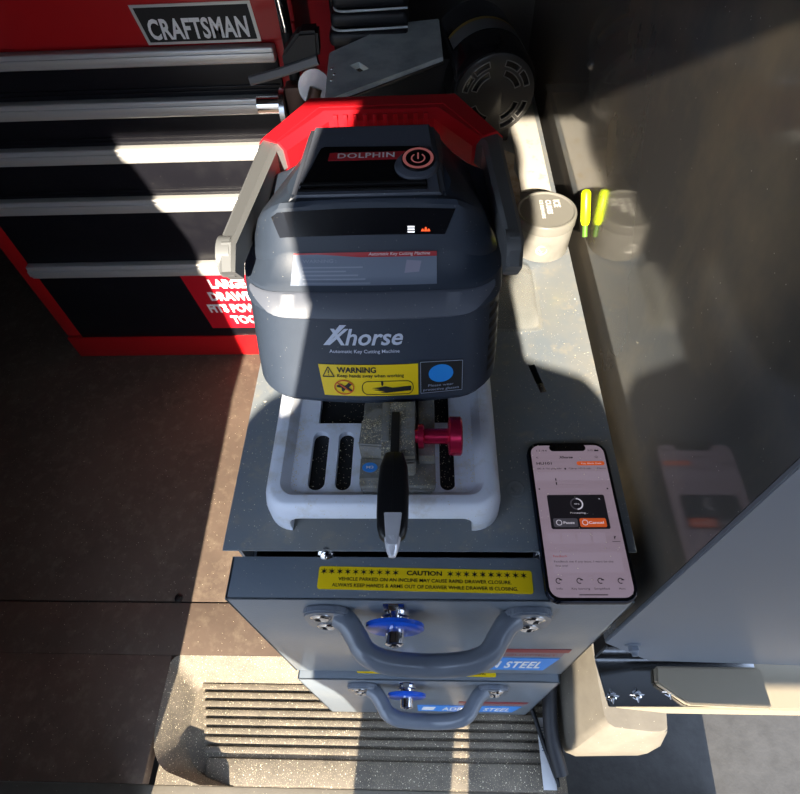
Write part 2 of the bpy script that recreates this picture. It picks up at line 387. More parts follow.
# chrome mounting bracket
br = thing('mounting_bracket', 'polished steel mounting bracket with three screws below the blue-grey flange', 'bracket', (.26, -.03, -.30))
b = nb(); add_prism(b, [(.213, .03), (.209, -.03), (.216, -.079), (.40, -.077), (.40, .03)], (0, 0, -.304), (1, 0, 0), (0, 1, 0), (0, 0, 1), .004, .0008)
add_box(b, (.209, -.026, -.304), (.40, -.022, -.24), .0008)
obj('plate', [(b, mat('polished_plate', rgb(150, 150, 150), .12, 1.0))], br)
for x, y in ((.221, -.068), (.251, -.066), (.290, -.062)):
    s = nb(); add_lathe(s, (x, y, -.300), (0, 0, 1), [(0, .006), (.0015, .006), (.0018, .0045), (.004, .0036), (.0046, 0)], 6)
    for a in range(4):
        d = Vector((math.cos(a * math.pi / 2), math.sin(a * math.pi / 2), 0)); add_tube(s, [Vector((x, y, -.297)) + d * .002, Vector((x, y, -.2985)) + d * .0085], [.0018, .0006], 6)
    obj('screw', [(s, M_CHROME)], br)
bt = thing('hex_bolt', 'hex bolt with washer on the blue-grey flange at right', 'bolt', (.221, -.034, -.186))
s = nb(); add_lathe(s, (.221, -.034, -.186), (0, -1, 0), [(0, .0085), (.0015, .0085), (.0017, .006)], 24); obj('washer', [(s, M_FLANGE)], bt)
s = nb(); add_lathe(s, (.221, -.0357, -.186), (0, -1, 0), [(0, .0058), (.005, .0058), (.0062, .0045)], 6); add_lathe(s, (.221, -.0415, -.186), (0, -1, 0), [(0, .0035), (.004, .003), (.0042, 0)], 12); obj('bolt_head', [(s, M_FLANGE)], bt)
cw = nb(); add_prism(cw, [(.274, -.054), (.277, -.036), (.291, -.036), (.312, -.036), (.40, -.036), (.40, -.08), (.306, -.077)], (0, 0, -.300), (1, 0, 0), (0, 1, 0), (0, 0, 1), .012, .002)
o = obj('plastic_wedge', [(cw, M_CREAM)]); tag(o, 'cream plastic wedge on the polished bracket at the right edge', 'trim piece')
cw = nb(); add_prism(cw, [(.219, -.3045), (.62, -.3045), (.62, -.350), (.300, -.350)], (0, -.0795, 0), (1, 0, 0), (0, 0, 1), (0, 1, 0), .09, .002)
o = obj('plastic_ledge', [(cw, M_CREAM)]); tag(o, 'cream plastic ledge directly beneath the polished bracket', 'trim piece')
cb = nb(); add_tube(cb, smooth_path([(.170, .03, -.725), (.185, -.01, -.722), (.196, -.05, -.722), (.207, -.09, -.722), (.226, -.15, -.722)], 6), .0042, 10)
o = obj('cable', [(cb, M_RUBBER)]); tag(o, 'black cable on the ribbed step near the beige moulding', 'cable')
lb = [(box((.199, -.155, -.731), (.222, -.045, -.7295)), mat('paper_white', rgb(220, 220, 222), .6))]
pm = plane_map((.203, -.06, -.7294), (1, 0, 0), (0, 1, 0))
for k in range(9): lb.append((patch(pm, [(0, -k * .0045), (.014 - (k * 5 % 3) * .003, -k * .0045), (.014 - (k * 5 % 3) * .003, -k * .0045 - .0015), (0, -k * .0045 - .0015)], 0, .0002), MATS['plate_grey']))
o = obj('paper_tag', lb); tag(o, 'white printed paper tag under the black cable on the step', 'tag')
s = nb(); add_lathe(s, (-.505, .1535, FLOOR), (0, 0, 1), [(0, .009), (.003, .008), (.004, .004), (.0042, 0)], 16)
o = obj('floor_screw', [(s, M_STEEL)]); tag(o, 'steel screw at the seam of the dark floor mat', 'screw')

# ---------------------------------------------------------------- steel drawer cabinet
W2 = .1787
cab = thing('drawer_cabinet', 'grey enamelled steel drawer cabinet carrying the key cutting machine', 'cabinet', (0, .38, FLOOR))
c = nb(); add_box(c, (-W2 + .003, .012, -.685), (-W2 + .006, .78, -.004)); add_box(c, (W2 - .006, .012, -.685), (W2 - .003, .78, -.004))
add_box(c, (-W2 + .003, .775, -.685), (W2 - .003, .78, -.004)); add_box(c, (-W2 + .003, .012, -.688), (W2 - .003, .78, -.678)); add_box(c, (-W2 + .003, .02, -.335), (W2 - .003, .78, -.327))
obj('carcass', [(c, M_GREY)], cab)
c = nb(); add_box(c, (-W2, 0, -.0025), (W2, .79, 0), .0010); add_box(c, (-W2, 0, -.016), (W2, .0025, -.001), .0010)
add_box(c, (-W2, .0, -.016), (-W2 + .0025, .79, -.001), .001); add_box(c, (W2 - .0025, .0, -.016), (W2, .79, -.001), .001)
slot = [(box((-.0035, -.019, -.02), (.0035, .019, .02)), None)]
sb = slot[0][0]; bmesh.ops.transform(sb, matrix=Matrix.Translation((.1165, .186, 0)) @ Matrix.Rotation(math.radians(13), 4, 'Z'), verts=sb.verts)
obj('top_plate', [(boolean_cut(c, [sb]), M_GREY)], cab)
c = nb(); add_box(c, (-.0025, -.004, -.0022), (.0045, .007, -.0004), .0004); bmesh.ops.transform(c, matrix=Matrix.Translation((.1195, .172, 0)) @ Matrix.Rotation(math.radians(13), 4, 'Z'), verts=c.verts)
obj('slot_catch', [(c, M_STEEL)], cab)
s = nb(); add_lathe(s, (.082, .059, 0), (0, 0, 1), [(0, .0085), (.0008, .0085), (.0012, .0072), (.0006, .006), (.0006, .0035), (.002, .003), (.0022, 0)], 24); obj('rivet', [(s, M_GREY)], cab)
for x, y in ((-.087, .0055), (.099, .0055)):
    s = nb(); add_lathe(s, (x, -.001, -.006), (0, -.4, .3), [(0, .0075), (.0012, .0075), (.0016, .0055), (.0042, .0048), (.005, .0025), (.0046, 0)], 18)
    obj('bolt', [(s, M_CHROME)], cab)
def make_handle(yf, zc):
    """bow handle: two ears on the drawer front and a thick bar standing out below them"""
    h = nb()
    pts = [(-.076, yf - .006, zc + .008), (-.068, yf - .0115, zc + .010), (-.060, yf - .0225, zc + .008), (-.051, yf - .0345, zc + .006), (-.034, yf - .0400, zc), (0, yf - .0410, zc - .008)]
    pts = pts + [(-x, y, z) for x, y, z in reversed(pts[:-1])]
    P = smooth_path(pts, 6); add_tube(h, P, .0098, 16, .98)
    for sx in (-1, 1):
        e = nb(); add_prism(e, rrect(.042, .058, .019, 8, sx * .087, zc), (0, yf, 0), (1, 0, 0), (0, 0, 1), (0, -1, 0), .0075, .0035); merge(h, e)
    bl = nb()
    for sx in (-1, 1):
        for k in (0, 1):
            add_lathe(bl, (sx * (.0915 - k * .0015), yf - .0072, zc + .0120 - k * .029), (0, -1, 0), [(0, .0095), (.0008, .0095), (.0012, .0078), (.0022, .0066), (.0008, .0035), (.0008, 0)], 22)
    return h, bl
def make_drawer(yf, z1, z0, lock_z, hz):
    d = nb(); add_box(d, (-.170, yf, z0), (.170, yf + .0025, z1), .0009); add_box(d, (-.170, yf, z1 - .0025), (.170, -.0035, z1), .0009)
    add_box(d, (-.170, yf, z0), (.170, -.004, z0 + .0025), .0009)
    for sx in (-1, 1): add_box(d, (sx * .1685 - .0015, yf, z0), (sx * .1685 + .0015, -.004, z1), .0009)
    add_box(d, (-.160, -.004, z0 + .01), (-.158, .70, z1 - .03)); add_box(d, (.158, -.004, z0 + .01), (.160, .70, z1 - .03)); add_box(d, (-.16, -.004, z0 + .01), (.16, .70, z0 + .012))
    # latch recess under the lock
    o = obj('drawer', [(d, M_GREYF)], cab)
    h, bl = make_handle(yf, hz)
    obj('handle', [(h, M_HAND), (bl, M_CHROME)], o)
    L = nb(); lx = -.028
    add_lathe(L, (lx, yf, lock_z), (0, -1, 0), [(0, .0125), (.003, .0125), (.004, .0095), (.0085, .0090), (.0086, .0090)], 24)
    P = nb(); add_lathe(P, (lx, yf - .0085, lock_z), (0, -1, 0), [(0, .022), (.001, .0250), (.0045, .0250), (.006, .0225), (.006, .009)], 36)
    for v in P.verts: v.co.x = lx + (v.co.x - lx) * 1.03
    F = nb(); add_lathe(F, (lx, yf - .0145, lock_z), (0, -1, 0), [(0, .0085), (.011, .0080), (.012, .0065), (.0105, .0050)], 20)
    add_box(F, (lx - .0022, yf - .028, lock_z - .0045), (lx + .0022, yf - .0255, lock_z + .0045), .0004)
    obj('lock_paddle', [(P, M_BLUE), (L, M_CHROME), (F, M_CHROME)], o, label='blue oval lock paddle with chrome barrel')
    pl = nb(); add_box(pl, (lx - .009, yf - .0012, lock_z + .004), (lx + .009, yf + .0005, lock_z + .034), .0004)
    add_tube(pl, [(lx, yf - .002, lock_z + .005), (lx, yf - .002, lock_z + .033)], .0045, 10)
    obj('latch', [(pl, M_CHROME)], o)
    return o
d1 = make_drawer(-.0405, -.005, -.324, -.046, -.044)
d2 = make_drawer(-.0485, -.338, -.663, -.380, -.378)
def caution(yc0, yc1, z, drawer):
    pm = plane_map((-.0925, yc0, z), (.181, -.003, 0), (.003, .181, 0)); Ww = .181; Hh = yc1 - yc0
    pcs = [(patch(pm, rrect(Ww, Hh, .0022, 4, Ww / 2, Hh / 2), .0001, .0005), M_YEL)]
    mid = .0132
    pcs.append((text_bm('CAUTION', .030, .0040, lambda a, b, d: pm(.0755 + a, mid + b, .0008), bold=.03), M_BLK))
    star = []
    for k in range(6): a = math.pi / 2 + k * math.pi / 3; star += [(.0031 * math.cos(a), .0031 * math.sin(a)), (.0009 * math.cos(a + math.pi / 6), .0009 * math.sin(a + math.pi / 6))]
    for cx in [.0045 + k * .00685 for k in range(10)] + [.1125 + k * .00685 for k in range(10)]:
        pcs.append((patch(pm, [(cx + x, mid + .002 + y) for x, y in star], .0006, .0008), M_BLK))
    pcs.append((text_bm('VEHICLE PARKED ON AN INCLINE MAY CAUSE RAPID DRAWER CLOSURE.', .146, .0030, lambda a, b, d: pm(.0175 + a, .0075 + b, .0008), bold=.012), M_BLK))
    pcs.append((text_bm('ALWAYS KEEP HANDS & ARMS OUT OF DRAWER WHILE DRAWER IS CLOSING.', .156, .0030, lambda a, b, d: pm(.0125 + a, .0022 + b, .0008), bold=.012), M_BLK))
    return obj('caution_sticker', pcs, drawer, label='yellow caution sticker with asterisks and black lettering')
caution(-.0315, -.0120, -.005, d1); caution(-.0400, -.0200, -.338, d2)
def brand(yf, z1, drawer):
    pm = plane_map((-.017, yf, z1 - .292), (1, 0, 0), (0, 0, 1)); Ww = .167
    pcs = [(patch(pm, [(0, 0), (Ww - .008, 0), (Ww, .070), (0, .070)], .0001, .0005), M_LBLUE),
           (patch(pm, [(.065, .078), (Ww, .078), (Ww, .100), (.065, .100)], .0001, .0004), mat('label_grey', rgb(132, 112, 116), .4)),
           (patch(pm, [(.065, .100), (Ww + .004, .100), (Ww + .004, .116), (.065, .116)], .0001, .0005), M_LRED),
           (patch(pm, [(.006, .016), (.026, .016), (.030, .054), (.010, .054)], .0005, .0008), M_WHT)]
    pcs.append((text_bm('ADRIAN STEEL', .112, .040, lambda a, b, d: pm(.040 + a, .014 + b, .0008), bold=.03, shear=.15, space=1.1), M_WHT))
    pcs.append((text_bm('VAN EQUIPMENT', .088, .010, lambda a, b, d: pm(.072 + a, .083 + b, .0008)), M_LRED))
    return obj('brand_label', pcs, drawer, label='label with red band above blue band reading STEEL')
brand(-.0405, -.005, d1); brand(-.0485, -.338, d2)

# ---------------------------------------------------------------- key cutting machine
CX = -.044
mc = thing('key_cutting_machine', 'dark grey key cutting machine with red carry handle on the steel cabinet', 'machine', (CX, .17, 0))
RINGS = [(.058, .099, .119), (.0605, .1055, .1140), (.066, .108, .1130), (.085, .1085, .1230), (.130, .109, .1500), (.1345, .1105, .1515), (.149, .1105, .167), (.1515, .1085, .172), (.1675, .107, .1885), (.170, .1085, .1895), (.1765, .108, .193), (.180, .106, .195), (.201, .101, .205), (.2037, .098, .2085)]
RZ = [r[0] for r in RINGS]; RR = .032
def bow(z): return float(np.interp(z, [.06, .13, .15, .18, .204], [.011, .007, .003, .0, -.004]))
def drop(a, z):
    """how far the hood's edges fall towards the sides"""
    t = max(0.0, min(1.0, (z - .150) / .050)); k = .012 * min(1, max(0, (z - .150) / .02)) + .016 * t
    return k * max(0.0, (abs(a) - .072) / .033) - .0015 * t * max(0, 1 - (a / .072) ** 2)
def fy(x, z):
    hx = float(np.interp(z, RZ, [r[1] for r in RINGS])); yf = float(np.interp(z, RZ, [r[2] for r in RINGS])); a = abs(x)
    y = yf + bow(z) * (a / .105) ** 2
    if a > hx - RR: e = min(1, (a - (hx - RR)) / RR); y += RR * (1 - math.sqrt(1 - e * e))
    return y
def fmap(a, b, d=0):
    """front of the machine's body: a = x from the machine's middle, b = z"""
    e = .002; dz = (fy(a, b + e) - fy(a, b - e)) / (2 * e); dx = (fy(a + e, b) - fy(a - e, b)) / (2 * e)
    n = Vector((dx, -1, dz)).normalized(); return Vector((CX + a, fy(a, b), b - drop(a, b))) + n * d
def body_ring(z, hx, yf, yb, grow=0.0):
    pts = []
    xs = [-(hx) + 2 * hx * k / 28 for k in range(29)]
    xs = [hx * math.sin(math.pi / 2 * x / hx) for x in xs]
    for x in xs: pts.append((CX + x, fy(x * .99999, z), z))
    for k in range(9):
        a = math.radians(90 * k / 8); pts.append((CX + hx - .02 + .02 * math.cos(a), yb - .02 + .02 * math.sin(a), z))
    for k in range(9):
        a = math.radians(90 + 90 * k / 8); pts.append((CX - hx + .02 + .02 * math.cos(a), yb - .02 + .02 * math.sin(a), z))
    out = []
    for x, y, zz in pts:
        k = 1 - .34 * max(0, min(1, (y - .212) / .10)) * max(0, min(1, (z - .145) / .05))
        out.append((CX + (x - CX) * k, y, zz - drop(x - CX, z)))
    return out
bd = nb(); rr = []
for z, hx, yf in RINGS:
    yb = .335 if z < .18 else .335 - (z - .18) * .6
    rr.append(body_ring(z, hx, yf, yb))
b2 = bmesh.new(); rr.append([(CX + (p[0] - CX) * .72, .212 + (p[1] - .2085) * .9, .2042) for p in rr[-1]]); add_rings(b2, rr); bmesh.ops.recalc_face_normals(b2, faces=b2.faces); merge(bd, b2)
shell = obj('body', [(bd, M_BODY)], mc, 28)
# lighter band that runs across the front above the logo, its lighter tone painting in sky reflection
bz = nb(); N = 40
rows = [(.1300, .0012), (.1315, .0022), (.1455, .0022), (.1470, .0010)]
def bez_x(t, hx): return -hx + 2 * hx * t
g = [[bz.verts.new(fmap(bez_x(i / N, .1015 - (.010 if j == 0 else 0)), zz + (max(0, abs(bez_x(i / N, .1015)) - .070) / .0315) ** 2 * (.0115 if j < 2 else 0), dd)) for i in range(N + 1)] for j, (zz, dd) in enumerate(rows)]
for j in range(3):
    for i in range(N): bz.faces.new((g[j][i], g[j][i + 1], g[j + 1][i + 1], g[j + 1][i]))
obj('front_band', [(bz, M_BODYL)], mc, 35)
# raised control plateau
pz = lambda y: .206 + .111 * (y - .212)
pb = nb()
low = [(-.068, .206, .196), (.068, .206, .196), (.060, .312, .196), (-.060, .312, .196)]
top = [(-.060, .2105, pz(.2105)), (.060, .2105, pz(.2105)), (.051, .297, pz(.297)), (-.051, .297, pz(.297))]
b2 = bmesh.new(); add_rings(b2, [[(CX + x, y, z) for x, y, z in low], [(CX + x, y, z) for x, y, z in top]]); bmesh.ops.recalc_face_normals(b2, faces=b2.faces)
bmesh.ops.bevel(b2, geom=b2.edges[:], offset=.003, segments=3, affect='EDGES'); merge(pb, b2)
plat = obj('control_plateau', [(pb, M_BODYL)], mc)
PM = plane_map((CX, .212, .206), (1, 0, 0), (0, 1, .111))
def pmap(a, b, d=0): return PM(a, b, d)          # a = x, b = distance back from the plateau's front edge
rec = [(-.055, .0045), (.047, .0045), (.047, .0115), (.0455, .0300), (.0425, .052), (.040, .055), (-.038, .057), (-.041, .055)]
pc = [(patch(pmap, rec, .0002, .0009), M_GLOSSB)]
pc.append((patch(pmap, [(-.0545, .0105), (.046, .0105), (.0455, .0130), (-.054, .0130)], .0009, .0022), M_MATB))
pc.append((patch(pmap, [(-.055, .0045), (.047, .0045), (.047, .0062), (-.055, .0062)], .0009, .0016), M_MATB))
obj('control_panel', pc, mc)
pc = [(patch(pmap, [(-.034, .0395), (.034, .0395), (.036, .0420), (.036, .0485), (-.033, .0485)], .0009, .0014), mat('plate_red', rgb(176, 36, 44), .35))]
pc.append((text_bm('DOLPHIN', .047, .0062, lambda a, b, d: pmap(-.0262 + a, .0410 + b, .0018), bold=.02, space=1.1), M_WHT))
obj('name_plate', pc, mc, label='red name plate lettered DOLPHIN')
pod = nb()
for k, (r, d) in enumerate(((.019, .0002), (.018, .003), (.0145, .0042))): pass
b2 = bmesh.new(); add_rings(b2, [[pmap(x, y, d) for x, y in ellipse(r, r * .95, 32, .0385, .031)] for r, d in ((.0180, .0002), (.0170, .0030), (.0145, .0042))]); bmesh.ops.recalc_face_normals(b2, faces=b2.faces)
obj('button_pod', [(b2, M_BODYL)], mc)
bt_p = [(patch(pmap, ellipse(.0135, .0135, 36, .040, .0335), .0040, .0062), M_GLOSSB)]
def annulus(ro, ri, cx, cy, d, a0=0, a1=360, n=36):
    b = bmesh.new(); A = [math.radians(a0 + (a1 - a0) * k / n) for k in range(n + 1)]
    o = [b.verts.new(pmap(cx + ro * math.cos(a), cy + ro * math.sin(a), d)) for a in A]; i = [b.verts.new(pmap(cx + ri * math.cos(a), cy + ri * math.sin(a), d)) for a in A]
    for k in range(n): b.faces.new((i[k], o[k], o[k + 1], i[k + 1]))
    bmesh.ops.recalc_face_normals(b, faces=b.faces); return b
bt_p += [(annulus(.0125, .0100, .040, .0335, .0065), M_LEDP), (annulus(.0058, .0046, .040, .0330, .0066, 125, 415), M_LEDP), (patch(pmap, [(.0394, .0325), (.0406, .0325), (.0406, .0395), (.0394, .0395)], .0063, .0066), M_LEDP)]
obj('power_button', bt_p, mc, label='round power button with pink ring')
# dark display window
def dmask(poly, n=26, m=8, d=.0008):
    """quad in (x, z) on the front, corners TL TR BR BL, meshed along the surface"""
    b = bmesh.new(); TL, TR, BR, BL = poly
    g = []
    for j in range(m + 1):
        t = j / m; l = [(1 - t) * TL[i] + t * BL[i] for i in (0, 1)]; r = [(1 - t) * TR[i] + t * BR[i] for i in (0, 1)]
        g.append([b.verts.new(fmap(l[0] + (r[0] - l[0]) * i / n, l[1] + (r[1] - l[1]) * i / n, d)) for i in range(n + 1)])
    for j in range(m):
        for i in range(n): b.faces.new((g[j + 1][i], g[j + 1][i + 1], g[j][i + 1], g[j][i]))
    return b
disp = [(dmask([(-.0775, .1985), (.0690, .1985), (.0610, .1800), (-.0725, .1800)]), M_GLOSSB)]
for k in range(3): disp.append((dmask([(.0312, .1860 - k * .0018), (.0368, .1860 - k * .0018), (.0368, .1849 - k * .0018), (.0312, .1849 - k * .0018)], 4, 1, .0012), M_LEDW))
for cx in (.0432, .0457, .0480): disp.append((dmask([(cx - .0005, .1852 - (cx < .044) * .0012 - (cx > .047) * .0012), (cx + .0005, .1852 - (cx < .044) * .0012 - (cx > .047) * .0012), (cx + .0013, .1822), (cx - .0013, .1822)], 3, 1, .0012), M_LEDO))
obj('display', disp, mc, label='dark display window with small lit icons')
# plate with printed warnings above the band
pp = [(dmask([(-.0625, .1678), (.0545, .1678), (.0545, .1500), (-.0665, .1500)], d=.0010), M_NAMEP)]
pp.append((dmask([(-.0625, .1682), (.0545, .1682), (.0545, .1650), (-.0080, .1650)], d=.0014, m=2), mat('plate_red', rgb(176, 36, 44), .35)))
pp.append((dmask([(-.0625, .1682), (-.010, .1682), (-.012, .1670), (-.0630, .1670)], d=.0014, m=1), MATS['plate_red']))
pp.append((text_bm('Automatic Key Cutting Machine', .050, .0020, lambda a, b, d: fmap(-.001 + a, .1659 + b, .0018), shear=.2), M_WHT))
pp.append((text_bm('WARNING :', .028, .0020, lambda a, b, d: fmap(-.0555 + a, .1622 + b, .0014), bold=.02), M_FAINT))
for k in range(5):
    L = (.050, .036, .046, .052, .056)[k]; z = .1600 - k * .0022
    pp.append((dmask([(-.0560, z), (-.0560 + L, z), (-.0560 + L, z - .0008), (-.0560, z - .0008)], 12, 1, .0014), M_FAINT))
    pp.append((dmask([(-.0605, z), (-.0593, z), (-.0593, z - .0010), (-.0605, z - .0010)], 1, 1, .0014), M_FAINT))
pp.append((dmask([(.030, .1632), (.042, .1625), (.040, .1565), (.028, .1560)], 4, 3, .0014), mat('faint_patch', rgb(150, 148, 168), .4)))
for sgn in (0,): pass
obj('information_plate', pp, mc, label='grey information plate with red header strip')
# logo lettering
lg = [(text_bm('Xhorse', .066, .0125, lambda a, b, d: fmap(-.0400 + a, .1112 + b, .0009), bold=.018, shear=.28), M_FAINT),
      (text_bm('Automatic Key Cutting Machine', .060, .0026, lambda a, b, d: fmap(-.0372 + a, .1050 + b, .0009), bold=.01), M_FAINT)]
lgm = mat('logo_silver', rgb(196, 204, 222), .35)
lg = [(b, lgm) for b, _ in lg]
# long diagonal of the X
lg.append((dmask([(-.0268, .1262), (-.0212, .1262), (-.0395, .1108), (-.0420, .1108)], 3, 3, .0010), lgm))
obj('logo', lg, mc)
yl = [(dmask([(-.0480, .0957), (.0382, .0957), (.0382, .0700), (-.0445, .0700)], d=.0008), M_YEL)]
yl.append((text_bm('WARNING', .034, .0046, lambda a, b, d: fmap(-.032 + a, .0895 + b, .0014), bold=.03), M_BLK))
yl.append((text_bm('Keep hands away when working', .058, .0026, lambda a, b, d: fmap(-.032 + a, .0860 + b, .0014), bold=.012), M_BLK))
def fpatch(poly, d, m):
    b = bmesh.new(); b.faces.new([b.verts.new(fmap(x, z, d)) for x, z in poly]); bmesh.ops.recalc_face_normals(b, faces=b.faces); return (b, m)
def fring(cx, cz, ax, az, t, d, m, n=32):
    b = bmesh.new(); o = [b.verts.new(fmap(cx + ax * math.cos(2 * math.pi * k / n), cz + az * math.sin(2 * math.pi * k / n), d)) for k in range(n)]
    i = [b.verts.new(fmap(cx + (ax - t) * math.cos(2 * math.pi * k / n), cz + (az - t) * math.sin(2 * math.pi * k / n), d)) for k in range(n)]
    for k in range(n): b.faces.new((i[k], o[k], o[(k + 1) % n], i[(k + 1) % n]))
    bmesh.ops.recalc_face_normals(b, faces=b.faces); return (b, m)
def fline(p, q, t, d, m):
    dx, dz = q[0] - p[0], q[1] - p[1]; L = math.hypot(dx, dz); ux, uz = -dz / L * t / 2, dx / L * t / 2
    return fpatch([(p[0] + ux, p[1] + uz), (q[0] + ux, q[1] + uz), (q[0] - ux, q[1] - uz), (p[0] - ux, p[1] - uz)], d, m)
tri = [(-.0445, .0862), (-.0345, .0862), (-.0395, .0940)]
for k in range(3): yl.append(fline(tri[k], tri[(k + 1) % 3], .0008, .0014, M_BLK))
yl += [fline((-.0395, .0915), (-.0395, .0887), .0008, .0014, M_BLK), fline((-.0395, .0878), (-.0395, .0871), .0008, .0014, M_BLK)]
ORG = mat('label_orange', rgb(206, 84, 22), .4)
yl.append(fpatch([(-.0330, .0790), (-.0290, .0805), (-.0260, .0785), (-.0225, .0815), (-.0195, .0800), (-.0225, .0775), (-.0185, .0745), (-.0205, .0735), (-.0255, .0758), (-.0275, .0735), (-.0290, .0745), (-.0290, .0770), (-.0330, .0775)], .0014, M_BLK))
yl.append(fring(-.0265, .0775, .0088, .0063, .0010, .0016, ORG)); yl.append(fline((-.0325, .0815), (-.0205, .0735), .0010, .0016, ORG))
b = bmesh.new(); n = 40
ov = rrect(.045, .0118, .0055, 8, .0115, .0770); inn = rrect(.0438, .0106, .0050, 8, .0115, .0770)
o_ = [b.verts.new(fmap(x, z, .0014)) for x, z in ov]; i_ = [b.verts.new(fmap(x, z, .0014)) for x, z in inn]
for k in range(len(ov)): b.faces.new((i_[k], o_[k], o_[(k + 1) % len(ov)], i_[(k + 1) % len(ov)]))
bmesh.ops.recalc_face_normals(b, faces=b.faces); yl.append((b, M_BLK))
yl.append(fpatch([(-.0020, .0772), (.0040, .0776), (.0100, .0785), (.0160, .0772), (.0320, .0782), (.0320, .0742), (.0180, .0735), (.0100, .0728), (.0050, .0734), (.0090, .0742), (-.0010, .0752), (.0050, .0758), (-.0030, .0764), (.0040, .0768)], .0014, M_BLK))
yl.append(fpatch([(.0060, .0830), (.0078, .0830), (.0078, .0800), (.0069, .0785), (.0060, .0800)], .0014, M_BLK))
obj('warning_sticker', yl, mc, label='yellow hand hazard sticker')
bs = [(dmask([(.0396, .0975), (.0770, .0965), (.0770, .0702), (.0396, .0702)], d=.0008), M_MATB)]
q = [(.0403, .0967), (.0763, .0957), (.0763, .0710), (.0403, .0710)]
for k in range(4): bs.append(fline(q[k], q[(k + 1) % 4], .0005, .0013, M_FAINT))
bs.append(fpatch(ellipse(.0106, .0072, 32, .0578, .0868), .0013, mat('goggle_blue', rgb(40, 140, 225), .35)))
bs.append((text_bm('Please wear', .022, .0021, lambda a, b, d: fmap(.0468 + a, .0762 + b, .0013), bold=.01), M_FAINT))
bs.append((text_bm('protective glasses', .031, .0021, lambda a, b, d: fmap(.0425 + a, .0728 + b, .0013), bold=.01), M_FAINT))
obj('goggles_sticker', bs, mc, label='black sticker with a blue disc')
# side vents
v = []
for k in range(7):
    z = .132 - k * .0085
    v.append((dmask([(.0985, z), (.1075, z + .002), (.1075, z - .0025), (.0985, z - .0042)], 4, 2, .0006), M_MATB))
obj('side_vent', v, mc)
# silver base tray
BX0, BX1 = -.1415, .0655; BC = (BX0 + BX1) / 2; BW = BX1 - BX0
def bring(ins, z, rad=.022, yf=.020):
    pts = rrect(BW - 2 * ins, .315 - 2 * ins, max(.004, rad - ins * .6), 8, BC, yf + .315 / 2)
    return [(x, y + .004 * (1 - ((x - BC) / (BW / 2)) ** 2) * -1 * (1 if y < .15 else 0), z) for x, y in pts]
bt_ = bmesh.new(); add_rings(bt_, [bring(0, .0005), bring(.0005, .020), bring(.003, .033), bring(.006, .0385), bring(.009, .040), bring(.016, .0395), bring(.020, .034), bring(.023, .030)])
bmesh.ops.recalc_face_normals(bt_, faces=bt_.faces)
cut = [box((BC - .080, -.02, -.02), (BC + .078, .060, .0235), .011, 4)]
def slotc(xa, xb, ya, yb):
    c = nb(); add_prism(c, rrect(xb - xa, yb - ya, (xb - xa) * .49, 6, (xa + xb) / 2, (ya + yb) / 2), (0, 0, .022), (1, 0, 0), (0, 1, 0), (0, 0, 1), .02); return c
for xa, xb, ya, yb in ((-.1035, -.0885, .043, .103), (-.0795, -.0655, .043, .103), (.0125, .0255, .043, .103), (.0365, .0365 + .0001, .05, .06)):
    if xb - xa > .001: cut.append(slotc(xa, xb, ya, yb))
cut += [box((-.100, .112, .022), (-.056, .150, .05)), box((.008, .112, .022), (.022, .150, .05))]
# near-black sheets below paint the shade seen in the slots and front cut-out
bm_ = boolean_cut(bt_, cut)
obj('base_tray', [(bm_, M_SILV)], mc, 35)
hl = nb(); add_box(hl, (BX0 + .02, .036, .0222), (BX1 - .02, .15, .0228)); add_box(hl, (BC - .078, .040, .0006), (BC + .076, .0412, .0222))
obj('recess_shade_sheet', [(hl, M_HOLE)], mc)
# neck between tray and body
nk = box((-.120, .16, .028), (.045, .32, .070), .006); obj('column', [(nk, M_MATB)], mc)
cl = nb()
add_box(cl, (-.0565, .040, .0302), (.0085, .130, .044), .004); add_box(cl, (-.054, .0375, .0302), (.006, .045, .040), .003)
add_prism(cl, [(-.0560, .066), (-.0545, .092), (-.0440, .104), (-.0080, .104), (-.0080, .049), (-.0370, .049), (-.0370, .0645)], (0, 0, .044), (1, 0, 0), (0, 1, 0), (0, 0, 1), .024, .0015)
add_box(cl, (-.0365, .052, .068), (-.0085, .106, .0735), .0012); add_box(cl, (-.006, .060, .044), (.008, .125, .060), .002)
add_box(cl, (-.0365, .066, .0735), (-.030, .104, .0745), .0004); add_box(cl, (-.0160, .066, .0735), (-.0085, .104, .0745), .0004)
pm = plane_map((-.0475, .0555, .0442), (1, 0, 0), (0, 1, 0))
add_prism(cl, [(-.0560, .045), (-.0560, .066), (-.0370, .0645), (-.0370, .045)], (0, 0, .044), (1, 0, 0), (0, 1, 0), (0, 0, 1), .003, .0008)
jp = [(cl, M_CLAMP)]
pm = plane_map((-.0475, .0560, .0470), (1, 0, 0), (0, 1, 0))
jp.append((patch(pm, ellipse(.0066, .0046, 24), .0001, .0005), M_LBLUE)); jp.append((text_bm('M3', .0062, .0026, lambda a, b, d: pm(-.0031 + a, -.0013 + b, .0008), bold=.02), M_WHT))
obj('key_clamp', jp, mc, label='steel key clamp block with a blue dot')
kn = nb(); add_lathe(kn, (-.0085, .073, .070), (1, 0, 0), [(0, .0060), (.0022, .0062), (.0024, .0098), (.0030, .0105), (.0068, .0105), (.0074, .0098), (.0078, .0066), (.027, .0066), (.0278, .0150), (.0290, .0164), (.0375, .0164), (.0388, .0150), (.0390, 0)], 40)
obj('clamp_knob', [(kn, M_CRIM)], mc, label='crimson anodised thumb knob')
